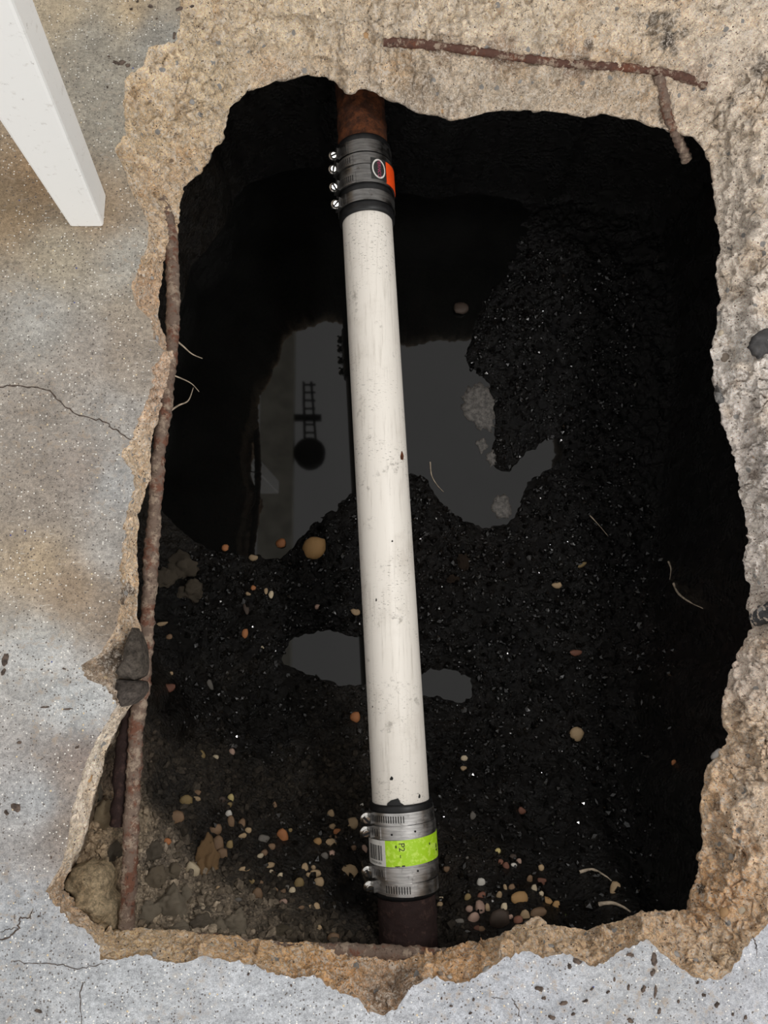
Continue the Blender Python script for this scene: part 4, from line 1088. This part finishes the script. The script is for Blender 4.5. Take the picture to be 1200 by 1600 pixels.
for x, y, s_ in fixed:
    p, n = face_at(x, y)
    o = bpy.data.objects.new('aggregate_stone', random.choice(AG)); COL.objects.link(o); o.parent = edge
    r = s_ * .88 / 1000 / 1.9 * 1.1
    o.scale = (r * random.uniform(.9, 1.4), r * random.uniform(.8, 1.1), r * .8)
    o.location = p - n * r * .15
    o.rotation_euler = Vector(n).to_track_quat('Z', 'Y').to_euler()
    v = lin(random.choice(agc)) * random.uniform(.85, 1.05); o.color = (*[float(q) for q in v], 1)

# ------------------------------------------------------------------ floor cracks and dirt
def ribbon(pts, wpx, sub=6, seed=0):
    rng_ = np.random.default_rng(seed)
    P = np.array(pts, float); D = []
    for i in range(len(P) - 1):
        for t in np.linspace(0, 1, sub, endpoint=False): D.append(P[i] * (1 - t) + P[i + 1] * t)
    D.append(P[-1]); D = np.array(D)
    D[1:-1] += rng_.normal(0, 1.1, (len(D) - 2, 2))
    T = np.gradient(D, axis=0); T /= np.linalg.norm(T, axis=1)[:, None]; Nn = np.stack([-T[:, 1], T[:, 0]], -1)
    wv_ = wpx * (.45 + .55 * rng_.random(len(D))) * np.interp(np.arange(len(D)), [0, 2, len(D) - 5, len(D) - 1], [1, 1, .9, .15])
    A = D + Nn * wv_[:, None] / 2; B = D - Nn * wv_[:, None] / 2
    mb = MB(); mb.grid(np.stack([unproj(A[:, 0], A[:, 1], np.full(len(A), .0004)), unproj(B[:, 0], B[:, 1], np.full(len(B), .0004))]))
    return mb.build('crack')
M_CRACK = mat('crack_shadow', 0.9, color=L4(70, 58, 50), build=lambda g, c: g.mix(1.0, c, g.gray(g.noise(200, 3), 0.6, 1.4, 0.3, 0.7), 'MULTIPLY'))
for i, (pts, wd_) in enumerate(((([(-30,606),(20,603),(50,604),(78,610),(100,634),(125,650),(160,658),(185,674),(212,690)]), 2.6), ([(-10,1472),(15,1464),(30,1450),(30,1435),(45,1435),(52,1418)], 3.0), ([(20,1502),(50,1506),(85,1506),(120,1514),(150,1508),(172,1504)], 1.8), ([(128,1535),(126,1560),(127,1610)], 2.2), ([(800,1560),(810,1575),(816,1598)], 1.8), ([(1176,1462),(1182,1478),(1184,1496)], 2.0), ([(768,1558),(795,1560)], 1.4), ([(30,1450),(12,1452),(-10,1462)], 1.6))):
    add('crack', ribbon(pts, wd_, 6, i), M_CRACK, floor)
M_DIRT = mat('dark_dirt', 0.9, color=L4(74, 62, 54), build=lambda g, c: g.mix(1.0, c, g.gray(g.noise(150, 4), 0.5, 1.9, 0.3, 0.7), 'MULTIPLY'))
spots = [(190,98,11,6),(180,97,6,6),(200,102,5,6),(170,88,3,3),(168,136,3,3),(272,55,5,8),(25,1262,10,12),(10,1270,6,6),(60,1580,8,6),(60,1432,3,3),(902,1502,12,8),(890,1510,7,6),(1022,1500,10,14),(1020,1520,6,10),(985,1492,8,6),(1024,1550,4,14),(842,1545,10,8),(850,1560,5,5),(880,1568,9,7),(862,1590,9,6),(915,1564,6,5),(960,1530,4,5),(982,1543,4,7),(950,1550,5,4),(1006,1545,7,8),(1120,1570,6,8),(1100,1555,5,5),(1090,1535,4,4),(1030,1580,4,10),(1165,1590,6,5),(985,1595,9,6),(895,1585,5,5),(925,1545,4,4),(740,1562,4,4),(735,1583,4,4),(705,1572,4,3),(690,1560,3,3),(1145,1585,4,4),(1060,1565,4,4),(388,1522,4,3),(455,1540,3,3),(475,1577,2.5,2.5),(8,1030,9,14),(5,1050,6,8),(70,1105,10,3),(105,1108,14,2),(100,1045,4,3),(65,1046,2.5,2.5),(80,1340,3,3),(30,1160,8,3),(120,1168,6,3),(235,10,5,6),(280,14,8,6),(300,10,5,4),(215,2,4,3),(205,14,3,3),(245,29,3,2)]
mb_all = MB()
for i, (x, y, a, b) in enumerate(spots):
    n = 14; ph = random.random() * 6
    ts = np.linspace(0, 2 * np.pi, n, endpoint=False)
    k = .75 + .5 * rng.random(n) + .25 * np.sin(2 * ts + ph)
    X, Y = x + a * .62 * k * np.cos(ts), y + b * .62 * k * np.sin(ts)
    lo_ = unproj(X, Y, np.full(n, .0002)); c_ = unproj(x, y, .0022)
    mid = lo_ * .6 + c_ * .4; mid[:, 2] = .0018
    mb = MB(); mb.grid(np.stack([lo_, mid]), True); mb.fan(mid, c_)
    b0 = len(mb_all.v); mb_all.v += mb.v; mb_all.f += [[q + b0 for q in f] for f in mb.f]
add('dirt_specks', mb_all.build('dirt_specks'), M_DIRT, floor, kind='stuff')

# ------------------------------------------------------------------ scum on the water, roots
sc_pts = [([(726,612),(745,598),(768,604),(776,625),(774,655),(765,676),(748,668),(732,655),(722,638)], 'largest grey scum patch on the right side of the big puddle'),
 ([(742,690),(756,684),(762,698),(752,708)], 'small scum flake just below the largest scum patch'),
 ([(768,700),(792,695),(800,706),(782,722),(766,730),(760,715)], 'grey scum patch between mud lumps right of the big puddle'),
 ([(770,778),(790,772),(800,790),(796,812),(778,808),(766,795)], 'scum patch at the lower right corner of the big puddle')]
for i, (ol, lb) in enumerate(sc_pts):
    single('scum_patch', dome('scum_patch', ol, at_z(WL + .0012), .0016, M_SCUM, .004, 5, 30 + i, .35, 120, 2, 5), M_SCUM, (90,86,82), lb, 'scum')
def root(pts, r, label, zs=None):
    P = []
    for i, (x, y) in enumerate(pts):
        if zs is None:
            p = mud_hit(x, y); p = p + np.array([0, 0, r * .8])
        else: p = unproj(x, y, zs[i])
        P.append(p)
    mb = tube(P, r, 7, 0, .01, 0, 7, taper=(1, .35))
    add('root', mb.build('root'), M_ROOT, label=label, cat='root')
root([(268,526),(285,540),(300,553),(316,560)], .0018, 'pale root poking out of the left wall, upper of three', [-.14, -.16, -.18, -.20])
root([(262,583),(285,592),(300,600),(311,612)], .0014, 'pale root poking out of the left wall, middle of three', [-.14, -.16, -.18, -.20])
root([(258,648),(278,634),(294,626),(302,606)], .0018, 'pale forked root poking out of the left wall, lowest of three', [-.14, -.16, -.18, -.20])
root([(1052,912),(1060,928),(1076,940),(1098,951)], .0030, 'curved pinkish root on the mud at the right wall')
root([(1044,878),(1048,890),(1046,906)], .0022, 'short upright root above the curved root at right')
root([(920,804),(935,820),(950,838)], .0014, 'thin straw on the mud right of the scum')
root([(672,722),(674,742),(682,757),(693,769)], .0018, 'thin white curved thread floating in the big puddle')
root([(905,1362),(925,1358),(945,1368),(955,1376)], .0030, 'grey twig lying above the lower right gravel')
root([(935,1412),(955,1410),(972,1416),(984,1424)], .0038, 'thick grey twig by the near edge at lower right')
